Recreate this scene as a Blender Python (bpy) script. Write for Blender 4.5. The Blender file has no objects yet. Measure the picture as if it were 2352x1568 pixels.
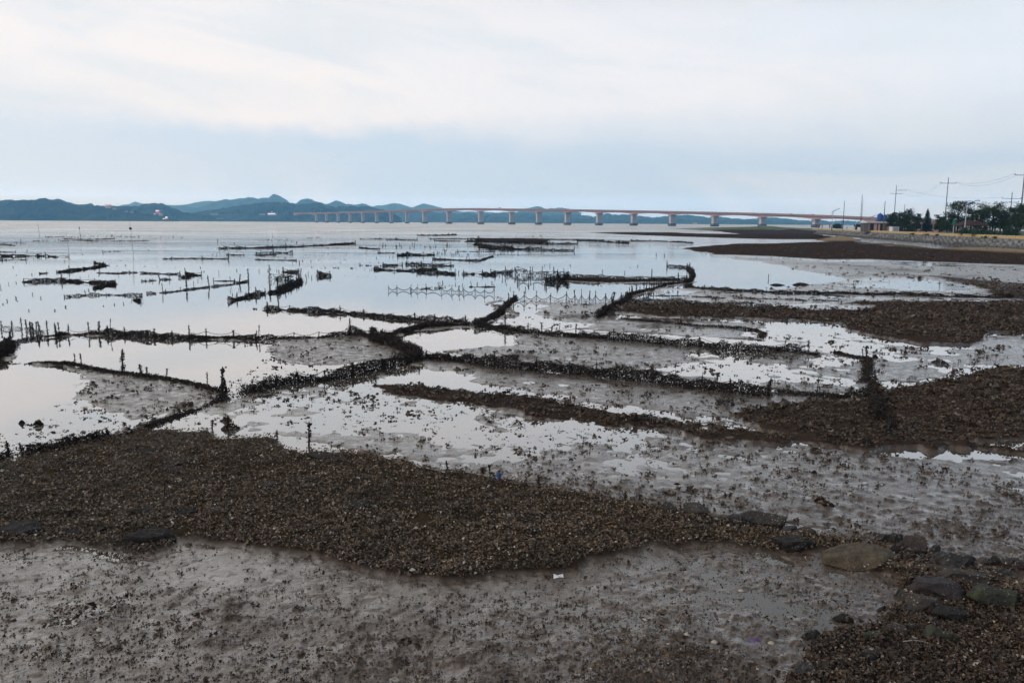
import bpy, math, random
import numpy as np
from mathutils import Matrix, Vector
random.seed(7); RNG = np.random.default_rng(7)
S = bpy.context.scene
COL = S.collection
R = math.radians
# ------------------------------------------------------------------ camera
H = 4.0
FP = 2352*28/36
CAMM = Matrix.Rotation(R(90-8.50), 4, 'X') @ Matrix.Rotation(R(0.37), 4, 'Z')
cam_d = bpy.data.cameras.new('camera'); cam_d.lens = 28; cam_d.sensor_width = 36
cam_d.clip_start = 0.1; cam_d.clip_end = 60000
cam = bpy.data.objects.new('camera', cam_d); COL.objects.link(cam)
cam.matrix_world = Matrix.Translation((0, 0, H)) @ CAMM
S.camera = cam
# ------------------------------------------------------------------ sky, sun, exposure
SUN_EL, SUN_AZ = R(26), R(-112)           # azimuth from +Y, negative = to the left
S.view_settings.view_transform = 'Standard'; S.view_settings.look = 'None'
S.view_settings.exposure = 0.0; S.view_settings.gamma = 1.0
try: S.view_settings.use_curve_mapping = False
except Exception: pass
W = bpy.data.worlds.new('World'); S.world = W; W.use_nodes = True
class NT:
    def __init__(s, tree): s.t = tree; s.n = tree.nodes; s.l = tree.links
    def new(s, typ, **kw):
        n = s.n.new(typ)
        for k, v in kw.items(): setattr(n, k, v)
        return n
    def put(s, sock, v):
        if isinstance(v, bpy.types.NodeSocket): s.l.new(v, sock)
        elif v is not None: sock.default_value = v
    def math(s, op, a, b=None, c=None, clamp=False):
        n = s.new('ShaderNodeMath', operation=op); n.use_clamp = clamp
        for i, v in enumerate((a, b, c)):
            if v is not None: s.put(n.inputs[i], v)
        return n.outputs[0]
    def mr(s, v, a, b, c=0.0, d=1.0, smooth=True):
        n = s.new('ShaderNodeMapRange'); n.interpolation_type = 'SMOOTHSTEP' if smooth else 'LINEAR'
        s.put(n.inputs[0], v)
        for i, q in enumerate((a, b, c, d)): s.put(n.inputs[i+1], q)
        return n.outputs[0]
    def mix(s, f, a, b, blend='MIX'):
        n = s.new('ShaderNodeMix', data_type='RGBA', blend_type=blend)
        s.put(n.inputs[0], f)
        for sock, v in ((n.inputs[6], a), (n.inputs[7], b)):
            if isinstance(v, (tuple, list)) and len(v) == 3: v = (*v, 1)
            s.put(sock, v)
        return n.outputs[2]
    def noise(s, vec, scale, detail=3, rough=.5, dist=0.0, dim='3D'):
        n = s.new('ShaderNodeTexNoise'); n.noise_dimensions = dim
        s.put(n.inputs['Vector'], vec); s.put(n.inputs['Scale'], scale)
        n.inputs['Detail'].default_value = detail; n.inputs['Roughness'].default_value = rough
        n.inputs['Distortion'].default_value = dist
        return n.outputs[0]
    def xyz(s, a, b, c):
        n = s.new('ShaderNodeCombineXYZ')
        for i, v in enumerate((a, b, c)): s.put(n.inputs[i], v)
        return n.outputs[0]
def build_world():
    g = NT(W.node_tree); g.n.clear()
    out = g.new('ShaderNodeOutputWorld'); bg = g.new('ShaderNodeBackground')
    g.l.new(bg.outputs[0], out.inputs[0])
    tc = g.new('ShaderNodeTexCoord'); sp = g.new('ShaderNodeSeparateXYZ')
    g.l.new(tc.outputs['Generated'], sp.inputs[0])
    x, y, z = sp.outputs
    az = g.math('MULTIPLY', g.math('ARCTAN2', x, y), 180/math.pi)      # degrees
    el = g.math('MULTIPLY', g.math('ARCSINE', z), 180/math.pi)
    sky = g.new('ShaderNodeTexSky'); sky.sky_type = 'NISHITA'; sky.sun_disc = False
    sky.sun_elevation = SUN_EL; sky.sun_rotation = SUN_AZ; sky.air_density = 1.3; sky.dust_density = 2
    skyc = g.mix(1.0, sky.outputs[0], (.10, .10, .10), 'MULTIPLY')
    # veil of high cloud: warm white towards the left, bluer to the right
    p = g.xyz(g.math('MULTIPLY', az, 0.05), g.math('MULTIPLY', el, 0.16), 0.0)
    n1 = g.noise(p, 1.1, 4, .5, .4)
    n2 = g.noise(g.xyz(g.math('MULTIPLY', az, .03), g.math('ADD', g.math('MULTIPLY', el, .13), g.math('MULTIPLY', az, .02)), 5.0), 2.1, 5, .5, .8)
    side = g.mr(az, -34, 42)                       # 0 left, 1 right
    side2 = g.math('ADD', side, g.math('MULTIPLY', g.math('SUBTRACT', n1, .5), 1.3), clamp=True)
    hi = g.mix(side2, (.965, .935, .935), (.79, .87, .985))
    hi = g.mix(g.mr(n2, .42, .72, 0, .7), hi, (.73, .815, .89))
    hi = g.mix(g.mr(n1, .55, .75, 0, .5), hi, (.97, .93, .90))
    # low cloud bank with billowing upper edge
    e1 = g.noise(g.xyz(g.math('MULTIPLY', az, .11), 2.0, g.math('MULTIPLY', el, .1)), 1.0, 2, .5)
    e2 = g.noise(g.xyz(g.math('MULTIPLY', az, .45), g.math('MULTIPLY', el, .6), 3.0), 1.0, 4, .6)
    edge = g.math('ADD', g.math('ADD', 4.3, g.math('MULTIPLY', e1, 2.2)), g.math('MULTIPLY', e2, 1.6))
    edge = g.math('ADD', edge, g.mr(az, -33, -12, .5, 0))
    dd = g.math('SUBTRACT', el, edge)
    wid = g.math('ADD', g.mr(az, -18, 28, .8, 3.4), g.mr(az, -36, -18, 1.6, 0))
    bank = g.math('SUBTRACT', 1.0, g.mr(g.math('DIVIDE', dd, wid), -1, 1))
    bank = g.math('MULTIPLY', bank, g.mr(az, -35, -5, .75, 1.0))
    lowc = g.mix(side, (.60, .74, .90), (.50, .65, .83))
    hz = g.mr(el, 0.0, 4.2)
    lowc = g.mix(hz, g.mix(side, (.58, .72, .84), (.44, .60, .76)), lowc)
    lowc = g.mix(g.mr(n2, .40, .66, 0, .45), lowc, (.72, .80, .87))
    c = g.mix(bank, hi, lowc)
    # thin blue streaks
    # overhead out of frame: duller grey-blue overcast
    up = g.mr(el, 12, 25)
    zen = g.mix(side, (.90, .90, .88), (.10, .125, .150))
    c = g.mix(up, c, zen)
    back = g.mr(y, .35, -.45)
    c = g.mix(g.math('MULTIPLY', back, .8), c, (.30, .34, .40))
    c = g.mix(.92, skyc, c)
    # the sky stands behind some nine kilometres of haze at the horizon, so its own light there is stronger and bluer
    L = g.math('MINIMUM', 9200.0, g.math('DIVIDE', 245.0, g.math('MAXIMUM', z, .02)))
    L = g.math('MULTIPLY', L, g.math('ADD', .22, g.math('MULTIPLY', L, .78/9200)))
    k = [g.math('POWER', math.e, g.math('MULTIPLY', L, 2.15e-4*a_)) for a_ in (.13, .34, .72)]
    c = g.mix(1.0, c, g.xyz(*k), 'MULTIPLY')
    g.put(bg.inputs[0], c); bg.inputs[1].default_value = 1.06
build_world()
sd = bpy.data.lights.new('sun', 'SUN'); sd.energy = 0.7; sd.angle = R(14); sd.color = (1, .87, .74)
so = bpy.data.objects.new('sun', sd); COL.objects.link(so)
sdir = Vector((math.cos(SUN_EL)*math.sin(SUN_AZ), math.cos(SUN_EL)*math.cos(SUN_AZ), math.sin(SUN_EL)))
so.rotation_euler = sdir.to_track_quat('Z', 'Y').to_euler(); so.location = (0, 0, 50)
S.cycles.max_bounces = 6; S.cycles.volume_bounces = 2; S.cycles.use_denoising = True
S.cycles.caustics_reflective = False; S.cycles.caustics_refractive = False
# ------------------------------------------------------------------ pixel (2352 wide) -> place
M3 = CAMM.to_3x3()
MA = np.array([[M3[i][j] for j in range(3)] for i in range(3)])
def ray(u, v):
    d = M3 @ Vector(((u-1176)/FP, -(v-784)/FP, -1)); return d
def G(u, v, z=0.0):
    d = ray(u, v); t = (z-H)/d.z
    return Vector((d.x*t, d.y*t, z))
def WD(u, v, D):
    d = ray(u, v); t = D/d.y
    return Vector((d.x*t, D, H+d.z*t))
def toP(x, y, z):
    P = np.stack([x, y, z-H]); L = MA.T @ P.reshape(3, -1)
    u = 1176 + FP*L[0]/(-L[2]); v = 784 - FP*L[1]/(-L[2])
    return u.reshape(x.shape), v.reshape(x.shape)
TILE = {'A': (0, 430.7, .25), 'B': (588, 430.7, .25), 'C': (1176, 430.7, .25), 'D': (1764, 373.2, .25), 'E': (0, 689, .2563),
        'F': (588, 631.6, .25), 'G': (1176, 631.6, .25), 'H': (1764, 631.6, .293), 'Z': (1878.8, 373.2, .2012), 'P': (0, 0, 1)}
def T(t, *pts):
    a, b, s = TILE[t]
    return [(a+s*x, b+s*y) for x, y in pts]
# ------------------------------------------------------------------ helpers
def prop(o, label=None, cat=None, group=None, kind=None):
    if label: o['label'] = label
    if cat: o['category'] = cat
    if group: o['group'] = group
    if kind: o['kind'] = kind
    return o
def mesh(name, V, F, smooth=False):
    V = np.asarray(V, dtype=np.float32).reshape(-1, 3); me = bpy.data.meshes.new(name)
    if isinstance(F, np.ndarray):
        k = F.shape[1]; n = len(F)
        me.vertices.add(len(V)); me.vertices.foreach_set('co', V.ravel())
        me.loops.add(n*k); me.loops.foreach_set('vertex_index', F.astype(np.int32).ravel())
        me.polygons.add(n); me.polygons.foreach_set('loop_start', np.arange(0, n*k, k, dtype=np.int32))
        me.polygons.foreach_set('use_smooth', np.full(n, smooth)); me.update(calc_edges=True)
    else:
        me.from_pydata([tuple(map(float, v)) for v in V], [], F)
        me.polygons.foreach_set('use_smooth', [smooth]*len(me.polygons)); me.update()
    return me
def ob(name, me, mat=None, parent=None, loc=None):
    o = bpy.data.objects.new(name, me); COL.objects.link(o)
    if mat and me and not me.materials: me.materials.append(mat)
    if parent: o.parent = parent
    if loc is not None: o.location = loc
    return o
def empty(name, loc, label, cat, group=None, rz=0):
    o = bpy.data.objects.new(name, None); COL.objects.link(o); o.location = loc; o.rotation_euler.z = rz
    o.empty_display_size = .2
    return prop(o, label, cat, group)
class MB:
    def __init__(s): s.v = []; s.f = []
    def box(s, c, d, rz=0, taper=1.0):
        i = len(s.v); ca, sa = math.cos(rz), math.sin(rz)
        for k, (sx, sy, sz) in enumerate([(-1,-1,-1),(1,-1,-1),(1,1,-1),(-1,1,-1),(-1,-1,1),(1,-1,1),(1,1,1),(-1,1,1)]):
            t = taper if sz > 0 else 1
            x, y = sx*d[0]/2*t, sy*d[1]/2*t
            s.v.append((c[0]+x*ca-y*sa, c[1]+x*sa+y*ca, c[2]+sz*d[2]/2))
        s.f += [tuple(i+q for q in f) for f in ((0,3,2,1),(4,5,6,7),(0,1,5,4),(1,2,6,5),(2,3,7,6),(3,0,4,7))]; return s
    def tube(s, pts, r, n=6, cap=True):
        pts = [Vector(p) for p in pts]; rs = r if isinstance(r, (list, tuple)) else [r]*len(pts)
        i = len(s.v); ref = None
        for k, p in enumerate(pts):
            d = (pts[min(k+1, len(pts)-1)]-pts[max(k-1, 0)]).normalized()
            if ref is None: ref = Vector((0, 0, 1)) if abs(d.z) < .9 else Vector((1, 0, 0))
            a = d.cross(ref).normalized(); b = d.cross(a).normalized()
            for q in range(n):
                t = 2*math.pi*q/n; s.v.append(tuple(p+a*math.cos(t)*rs[k]+b*math.sin(t)*rs[k]))
        for k in range(len(pts)-1):
            for q in range(n):
                a0 = i+k*n+q; a1 = i+k*n+(q+1) % n
                s.f.append((a0, a1, a1+n, a0+n))
        if cap:
            s.f.append(tuple(i+q for q in range(n))[::-1]); s.f.append(tuple(i+(len(pts)-1)*n+q for q in range(n)))
        return s
    def prism(s, poly, z0, z1):
        i = len(s.v); n = len(poly)
        for z in (z0, z1):
            for p in poly: s.v.append((p[0], p[1], z))
        s.f.append(tuple(range(i, i+n))[::-1]); s.f.append(tuple(range(i+n, i+2*n)))
        for k in range(n): s.f.append((i+k, i+(k+1) % n, i+n+(k+1) % n, i+n+k))
        return s
    def lathe(s, prof, c=(0, 0, 0), n=16):
        i = len(s.v)
        for r, z in prof:
            for q in range(n):
                t = 2*math.pi*q/n; s.v.append((c[0]+r*math.cos(t), c[1]+r*math.sin(t), c[2]+z))
        for k in range(len(prof)-1):
            for q in range(n):
                s.f.append((i+k*n+q, i+k*n+(q+1) % n, i+(k+1)*n+(q+1) % n, i+(k+1)*n+q))
        s.f.append(tuple(i+q for q in range(n))[::-1]); s.f.append(tuple(i+(len(prof)-1)*n+q for q in range(n)))
        return s
    def build(s, name, mat, parent=None, loc=None, smooth=False):
        return ob(name, mesh(name, s.v, s.f, smooth), mat, parent, loc)
# numpy value noise
def vnoise(x, y, seed=0):
    xi = np.floor(x).astype(np.int64); yi = np.floor(y).astype(np.int64)
    fx = x-xi; fy = y-yi; fx = fx*fx*fx*(fx*(fx*6-15)+10); fy = fy*fy*fy*(fy*(fy*6-15)+10)
    def h(a, b):
        n = (a*374761393 + b*668265263 + seed*982451653) & 0xffffffff
        n = ((n ^ (n >> 13))*1274126177) & 0xffffffff
        n = ((n ^ (n >> 16))*2246822519) & 0xffffffff
        return ((n ^ (n >> 15)) & 0xffff)/65535.0*2-1
    return (h(xi, yi)*(1-fx)+h(xi+1, yi)*fx)*(1-fy)+(h(xi, yi+1)*(1-fx)+h(xi+1, yi+1)*fx)*fy
def rot(x, y, a): return x*math.cos(a)-y*math.sin(a), x*math.sin(a)+y*math.cos(a)
def fbm(x, y, sc, oct=4, seed=0, gain=.5, cell=None):
    s = np.zeros_like(x); a = 1.0; f = 1/sc
    for k in range(oct):
        xx, yy = rot(x, y, .6+k*1.3)
        w = 1.0 if cell is None else np.clip((1/f)/(2.2*cell)-.6, 0, 1)
        s += a*w*vnoise(xx*f+17.3*k, yy*f-9.1*k, seed+k); a *= gain; f *= 2.03
    return s
# ------------------------------------------------------------------ materials
def newmat(name):
    m = bpy.data.materials.new(name); m.use_nodes = True
    g = NT(m.node_tree); b = g.n['Principled BSDF']; return m, g, b
MATS = {}
def simple(name, col, rough=.7, noise=0.25, scale=3.0, metal=0, emit=None, es=0, spec=.5):
    if name in MATS: return MATS[name]
    m, g, b = newmat(name)
    tc = g.new('ShaderNodeTexCoord')
    n = g.noise(tc.outputs['Object'], scale, 5, .6)
    lo = tuple(c*(1-noise) for c in col); hi_ = tuple(min(1, c*(1+noise)) for c in col)
    g.put(b.inputs['Base Color'], g.mix(g.mr(n, .3, .7), lo, hi_))
    b.inputs['Roughness'].default_value = rough; b.inputs['Metallic'].default_value = metal
    b.inputs['Specular IOR Level'].default_value = spec
    if emit: b.inputs['Emission Color'].default_value = (*emit, 1); b.inputs['Emission Strength'].default_value = es
    MATS[name] = m; return m
def flake_mat(name, c0, c1, c2, rough=.55, light=.04):
    m, g, b = newmat(name); geo = g.new('ShaderNodeNewGeometry')
    r = geo.outputs['Random Per Island']
    col = g.mix(r, c0, c1)
    h = g.math('FRACT', g.math('MULTIPLY', r, 57.13))
    col = g.mix(g.mr(h, 1-light-.001, 1-light), col, c2)
    pn = g.noise(geo.outputs['Position'], .9, 4, .6); col = g.mix(g.mr(pn, .50, .68, 0, .6), col, tuple(q*.8 for q in c0))
    g.put(b.inputs['Base Color'], col); b.inputs['Roughness'].default_value = rough
    return m
M_flake = flake_mat('oyster_crust', (.015, .010, .008), (.052, .036, .026), (.14, .11, .08), .8, .03)
M_clump = flake_mat('muddy_oyster', (.034, .023, .016), (.145, .098, .064), (.22, .18, .14), .6, .05)
M_shell = flake_mat('loose_shell', (.036, .025, .017), (.255, .175, .112), (.52, .47, .39), .6, .05)
M_shellr = flake_mat('broken_shell', (.020, .014, .010), (.135, .088, .056), (.40, .34, .27), .6, .05)
M_stake = simple('crusted_wood', (.020, .015, .012), .8, .5, 30)
M_rope = simple('rope', (.025, .02, .016), .8, .3, 30)
def mat_water():
    m, g, b = newmat('sea_water')
    geo = g.new('ShaderNodeNewGeometry'); sp = g.new('ShaderNodeSeparateXYZ'); g.l.new(geo.outputs['Position'], sp.inputs[0])
    n0 = g.noise(geo.outputs['Position'], .12, 3, .5)
    g.put(b.inputs['Base Color'], g.mix(n0, (.105, .085, .062), (.15, .125, .095)))
    b.inputs['IOR'].default_value = 1.42; b.inputs['Roughness'].default_value = .025
    b.inputs['Specular IOR Level'].default_value = .62
    # ripples: gentle close in, stronger out on the open sea
    q = g.xyz(sp.outputs[0], g.math('MULTIPLY', sp.outputs[1], 1.0), 0.0)
    a = g.noise(q, 1.6, 3, .55, .3); c = g.noise(q, .35, 4, .6)
    far = g.mr(sp.outputs[1], 60, 320)
    hh = g.math('ADD', g.math('MULTIPLY', a, g.mr(sp.outputs[1], 20, 120, .004, .03)), g.math('MULTIPLY', g.math('MULTIPLY', c, far), 1.6))
    patch = g.mr(g.noise(g.xyz(g.math('MULTIPLY', sp.outputs[0], .02), g.math('MULTIPLY', sp.outputs[1], .05), 1.), 1., 3, .5), .4, .65)
    hh = g.math('MULTIPLY', hh, g.math('ADD', .25, patch))
    bp = g.new('ShaderNodeBump'); bp.inputs['Strength'].default_value = 1; bp.inputs['Distance'].default_value = 1
    g.put(bp.inputs['Height'], hh); g.l.new(bp.outputs[0], b.inputs['Normal'])
    sheen(g, b, bp.outputs[0], g.mr(sp.outputs[1], 70, 420, .02, .30), .96)
    return m
def sheen(g, b, nrm, rough, k):
    # mirror-like film: reflects more and more towards grazing view
    lw = g.new('ShaderNodeLayerWeight'); lw.inputs['Blend'].default_value = .5; g.l.new(nrm, lw.inputs['Normal'])
    f = g.math('MULTIPLY', g.math('POWER', lw.outputs['Facing'], 2.4), k)
    gl = g.new('ShaderNodeBsdfGlossy'); g.put(gl.inputs['Roughness'], rough); g.l.new(nrm, gl.inputs['Normal'])
    mx = g.new('ShaderNodeMixShader'); g.put(mx.inputs[0], f); out = g.n['Material Output']
    g.l.new(b.outputs[0], mx.inputs[1]); g.l.new(gl.outputs[0], mx.inputs[2]); g.l.new(mx.outputs[0], out.inputs[0])
def mat_mud():
    m, g, b = newmat('tidal_mud')
    geo = g.new('ShaderNodeNewGeometry'); sp = g.new('ShaderNodeSeparateXYZ'); g.l.new(geo.outputs['Position'], sp.inputs[0])
    at = g.new('ShaderNodeAttribute'); at.attribute_name = 'cover'; asp = g.new('ShaderNodeSeparateColor'); g.l.new(at.outputs['Color'], asp.inputs[0])
    rough, shell, sand = asp.outputs
    P = geo.outputs['Position']; z = sp.outputs[2]
    nf = g.noise(P, 22, 4, .65); nm = g.noise(P, 4.5, 4, .6); nl = g.noise(P, .7, 4, .55)
    zz = g.math('ADD', z, g.math('MULTIPLY', g.math('SUBTRACT', nm, .5), .05))
    zz = g.math('ADD', zz, g.math('MULTIPLY', g.math('SUBTRACT', nf, .5), .035))
    ns = g.noise(g.xyz(g.math('MULTIPLY', sp.outputs[0], .55), sp.outputs[1], 0.0), 5.5, 5, .68, .6)
    zz = g.math('ADD', zz, g.math('MULTIPLY', g.math('SUBTRACT', ns, .5), .10))
    dry = g.mr(zz, .004, .085)
    dry = g.math('MAXIMUM', dry, g.math('MULTIPLY', rough, g.mr(nm, .25, .6)))
    dry = g.math('MAXIMUM', dry, g.mr(g.math('ADD', rough, g.math('MULTIPLY', g.math('SUBTRACT', nm, .5), .6)), .62, .92))
    silt = g.mix(nl, (.112, .078, .056), (.162, .116, .085))
    dark = g.mix(nm, (.030, .021, .016), (.078, .055, .043))
    col = g.mix(dry, silt, g.mix(rough, g.mix(.22, dark, silt), dark))
    col = g.mix(g.mr(nf, .62, .75, 0, .6), col, (.03, .022, .018))
    col = g.mix(shell, col, g.mix(nf, (.02, .015, .01), (.085, .063, .04)))
    col = g.mix(sand, col, g.mix(nm, (.26, .20, .13), (.36, .29, .20)))
    g.put(b.inputs['Base Color'], col)
    ro = g.mix(dry, (.10, .10, .10), (.52, .52, .52)); ro = g.mix(g.math('MAXIMUM', shell, sand), ro, (.75, .75, .75))
    g.put(b.inputs['Roughness'], ro)
    g.put(b.inputs['Specular IOR Level'], g.mr(dry, 0, 1, .5, .0))
    nx = g.noise(P, 75, 3, .6)
    hb = g.math('ADD', g.math('ADD', g.math('MULTIPLY', nf, .013), g.math('MULTIPLY', nx, .004)), g.math('MULTIPLY', nm, .012))
    ds = g.mr(sp.outputs[1], 12, 60, 1.0, .55)
    bp = g.new('ShaderNodeBump'); bp.inputs['Distance'].default_value = 1
    g.put(bp.inputs['Strength'], g.math('MULTIPLY', g.mix(dry, (.35, .35, .35), (1, 1, 1)), ds)); g.put(bp.inputs['Height'], hb); g.l.new(bp.outputs[0], b.inputs['Normal'])
    wetf = g.math('MULTIPLY', g.math('SUBTRACT', 1.0, g.math('MAXIMUM', shell, sand)), g.mr(dry, 0, 1, .84, .0, False))
    sheen(g, b, bp.outputs[0], g.mr(dry, 0, 1, .07, .40), wetf)
    return m
# ------------------------------------------------------------------ emergence map of the flat (traced on the ground plane)
# (value, lumpiness, softness px, points)   value -1 deep water .. 0 awash .. 1 high and dry
Z = []
def zone(val, rough, soft, t, *pts, shell=None, sand=None): Z.append((val, rough, soft, np.array(T(t, *pts)), shell, sand))
# far mud spits and right hand flats
zone(.8, .95, .8, 'P', (1556, 527.8), (1764, 525.9), (1879, 529), (1879, 541), (1764, 539.5), (1701, 538), (1640, 531))
zone(.9, .98, .8, 'P', (1330, 533.6), (1450, 533), (1540, 533.5), (1600, 536), (1764, 538), (1880, 538), (1965, 552), (1764, 550), (1600, 545.5), (1450, 540))
zone(.02, .2, 2, 'P', (1590, 546), (1764, 551), (1965, 551), (2000, 562), (1764, 560), (1600, 557), (1570, 552))
zone(.8, .7, 1, 'P', (1176, 545.5), (1380, 549), (1450, 553), (1590, 555), (1560, 560), (1440, 557), (1386, 552), (1176, 548))
zone(.9, .98, 2, 'P', (1560, 571), (1600, 566), (1700, 559), (1764, 559), (1960, 553), (2156, 572), (2400, 580), (2400, 612), (2200, 606), (2000, 597), (1900, 598), (1764, 590), (1650, 586), (1590, 576))
zone(.44, .62, 3, 'P', (1650, 588), (1764, 591), (1900, 600), (2000, 599), (2200, 607), (2400, 612), (2400, 690), (2200, 690), (2000, 684), (1850, 672), (1764, 666), (1850, 651), (1930, 641), (1876, 626), (1764, 607))
zone(-.2, .1, 2, 'P', (2060, 604), (2200, 609), (2330, 612), (2330, 614), (2150, 611), (2060, 606))
zone(.5, .7, 3, 'P', (1870, 603), (1950, 603), (2060, 620), (2200, 622), (2200, 627), (2075, 629), (1960, 622), (1870, 612))
zone(.35, .6, 2, 'P', (1764, 596), (1900, 606), (1880, 612), (1764, 600))
zone(.85, .9, 3, 'P', (2139, 636), (2210, 640), (2290, 650), (2400, 656), (2400, 692), (2305, 689), (2262, 672), (2200, 653))
zone(-.02, .2, 4, 'P', (2000, 638), (2120, 640), (2240, 668), (2200, 676), (2040, 664), (1900, 648))
zone(.6, 1, 1.2, 'P', (1082, 547), (1176, 547), (1261, 550), (1261, 559), (1176, 559), (1160, 556), (1090, 555))
zone(.5, 1, 1.2, 'P', (1100, 565), (1176, 569), (1245, 571), (1176, 575))
# oyster mound and inner lots
zone(.75, 1, 3, 'C', (320, 850), (500, 815), (800, 820), (1050, 830), (1300, 845), (1640, 845), (1640, 868), (1400, 866), (1100, 878), (800, 875), (500, 868))
zone(.22, .5, 3, 'P', (1460, 672), (1530, 660), (1640, 664), (1764, 671), (2000, 684), (2200, 690), (2200, 699), (2013, 694), (1764, 700), (1560, 693), (1440, 688))
zone(-.25, .2, 3, 'P', (1440, 690), (1470, 668), (1540, 664), (1600, 672), (1560, 684))
zone(.85, .95, 3, 'P', (1430, 697), (1560, 695), (1764, 706), (2013, 692), (2400, 694), (2400, 765), (2290, 762), (2250, 795), (2100, 792), (1990, 770), (1900, 748), (1800, 740), (1764, 735), (1500, 729), (1400, 722))
zone(-.02, .2, 5, 'P', (1790, 700), (1900, 697), (2013, 707), (1960, 713), (1800, 709))
zone(.38, .6, 4, 'P', (1180, 700), (1240, 692), (1340, 692), (1420, 690), (1400, 722), (1380, 735), (1500, 730), (1640, 735), (1764, 742), (1764, 757), (1740, 755), (1600, 748), (1340, 742), (1300, 760), (1220, 745), (1180, 730))
zone(-.45, .2, 4, 'P', (1160, 700), (1230, 695), (1262, 692), (1240, 702), (1180, 715))
zone(-.4, .2, 4, 'P', (1150, 735), (1180, 722), (1230, 735), (1310, 742), (1330, 755), (1280, 764), (1176, 756), (1120, 745))
zone(.10, .45, 4, 'P', (1345, 742), (1500, 743), (1650, 752), (1755, 757), (1750, 783), (1600, 776), (1450, 765), (1320, 758))
zone(-.8, .1, 2, 'P', (1480, 753), (1540, 755), (1545, 758), (1490, 757))
zone(-.8, .1, 2, 'P', (1590, 752), (1625, 754), (1620, 758), (1595, 757))
zone(.14, .4, 5, 'P', (1780, 757), (1900, 765), (1990, 778), (2110, 800), (2220, 800), (2290, 770), (2400, 770), (2400, 852), (2250, 850), (2130, 870), (2020, 850), (1990, 810), (1910, 802), (1764, 790))
zone(.2, .5, 5, 'P', (1990, 815), (2080, 822), (2150, 850), (2100, 880), (2010, 880))
# lot between the two long fences
zone(.26, .6, 4, 'P', (1010, 782), (1100, 757), (1176, 762), (1350, 773), (1500, 784), (1764, 800), (1960, 815), (1995, 830), (1995, 910), (1900, 905), (1700, 893), (1500, 868), (1300, 850), (1176, 838), (1000, 808))
zone(-.75, .3, 5, 'P', (912, 782), (960, 768), (1010, 758), (1073, 750), (1150, 760), (1210, 775), (1190, 790), (1080, 800), (1000, 808), (968, 800), (935, 790))
zone(.12, .55, 5, 'P', (1080, 800), (1200, 790), (1420, 800), (1640, 830), (1960, 865), (1960, 890), (1700, 870), (1450, 840), (1240, 822))
# lot with the small bright pool
zone(.48, .4, 3, 'P', (870, 880), (960, 830), (1010, 822), (1176, 848), (1400, 870), (1764, 905), (2000, 915), (2020, 960), (1800, 990), (1650, 985), (1400, 950), (1180, 905), (1000, 890))
zone(-1, .1, 3, 'P', (913, 876), (945, 862), (970, 841), (985, 846), (1015, 852), (1060, 858), (1088, 870), (1120, 880), (1176, 890), (1250, 905), (1235, 911), (1170, 908), (1100, 893), (1050, 888), (990, 882), (940, 879))
zone(.08, .6, 4, 'P', (1180, 895), (1300, 905), (1440, 925), (1620, 955), (1700, 965), (1660, 980), (1500, 965), (1340, 935), (1200, 910))
# big wet flat in the middle
zone(.10, .5, 8, 'P', (400, 965), (507, 915), (590, 898), (700, 885), (860, 868), (900, 880), (1080, 900), (1300, 950), (1500, 985), (1750, 1020), (1950, 1040), (2400, 1045), (2400, 1330), (2150, 1290), (1950, 1240), (1700, 1195), (1440, 1160), (1240, 1120), (1000, 1085), (870, 1045), (700, 1020), (480, 980))
zone(-.03, .4, 8, 'P', (405, 968), (450, 945), (560, 930), (700, 920), (900, 945), (1100, 985), (1300, 1030), (1200, 1060), (1000, 1060), (880, 1035), (720, 1010), (560, 985))
zone(.10, .4, 8, 'P', (500, 915), (600, 900), (860, 868), (880, 890), (700, 905), (560, 925))
zone(.09, .4, 10, 'P', (1300, 1030), (1700, 1040), (2100, 1050), (2400, 1060), (2400, 1130), (2000, 1130), (1600, 1120), (1300, 1090))
zone(.24, .5, 14, 'P', (1700, 1130), (2100, 1150), (2400, 1160), (2400, 1300), (2150, 1285), (1950, 1235), (1780, 1200))
# dark lumpy band and dark mass at right
zone(.85, 1, 4, 'P', (880, 880), (1000, 886), (1090, 896), (1240, 914), (1450, 955), (1600, 980), (1760, 1000), (1950, 1015), (1990, 1035), (1760, 1022), (1600, 1003), (1400, 985), (1200, 952), (1000, 915), (890, 895))
zone(1, .95, 5, 'P', (2010, 900), (2090, 890), (2140, 878), (2200, 862), (2260, 848), (2400, 846), (2400, 1042), (2250, 1030), (2080, 1025), (1980, 1045), (1850, 1015), (1740, 990), (1700, 950), (1760, 925), (1990, 922))
zone(.0, .5, 5, 'P', (2200, 1005), (2400, 1010), (2400, 1030), (2260, 1022))
# left lots
zone(-.12, .5, 12, 'P', (480, 800), (600, 785), (740, 776), (862, 772), (940, 795), (960, 812), (800, 845), (640, 872), (520, 890), (420, 860), (360, 830))
zone(.32, .7, 10, 'P', (640, 785), (860, 775), (950, 800), (950, 818), (800, 842), (700, 845), (640, 820))
zone(-.9, .1, 8, 'P', (250, 790), (480, 790), (600, 795), (640, 815), (560, 845), (520, 875), (440, 862), (300, 830))
zone(-.14, .5, 12, 'P', (180, 850), (260, 855), (400, 880), (505, 905), (480, 925), (300, 985), (100, 1040), (0, 1060), (0, 985), (120, 960), (180, 920))
zone(.28, .6, 10, 'P', (230, 850), (300, 862), (420, 885), (505, 908), (470, 930), (350, 965), (280, 930), (250, 890))
zone(.12, .4, 6, 'P', (-900, 1150), (1000, 1150), (1700, 1225), (2450, 1330), (2450, 2600), (-900, 2600))
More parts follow.
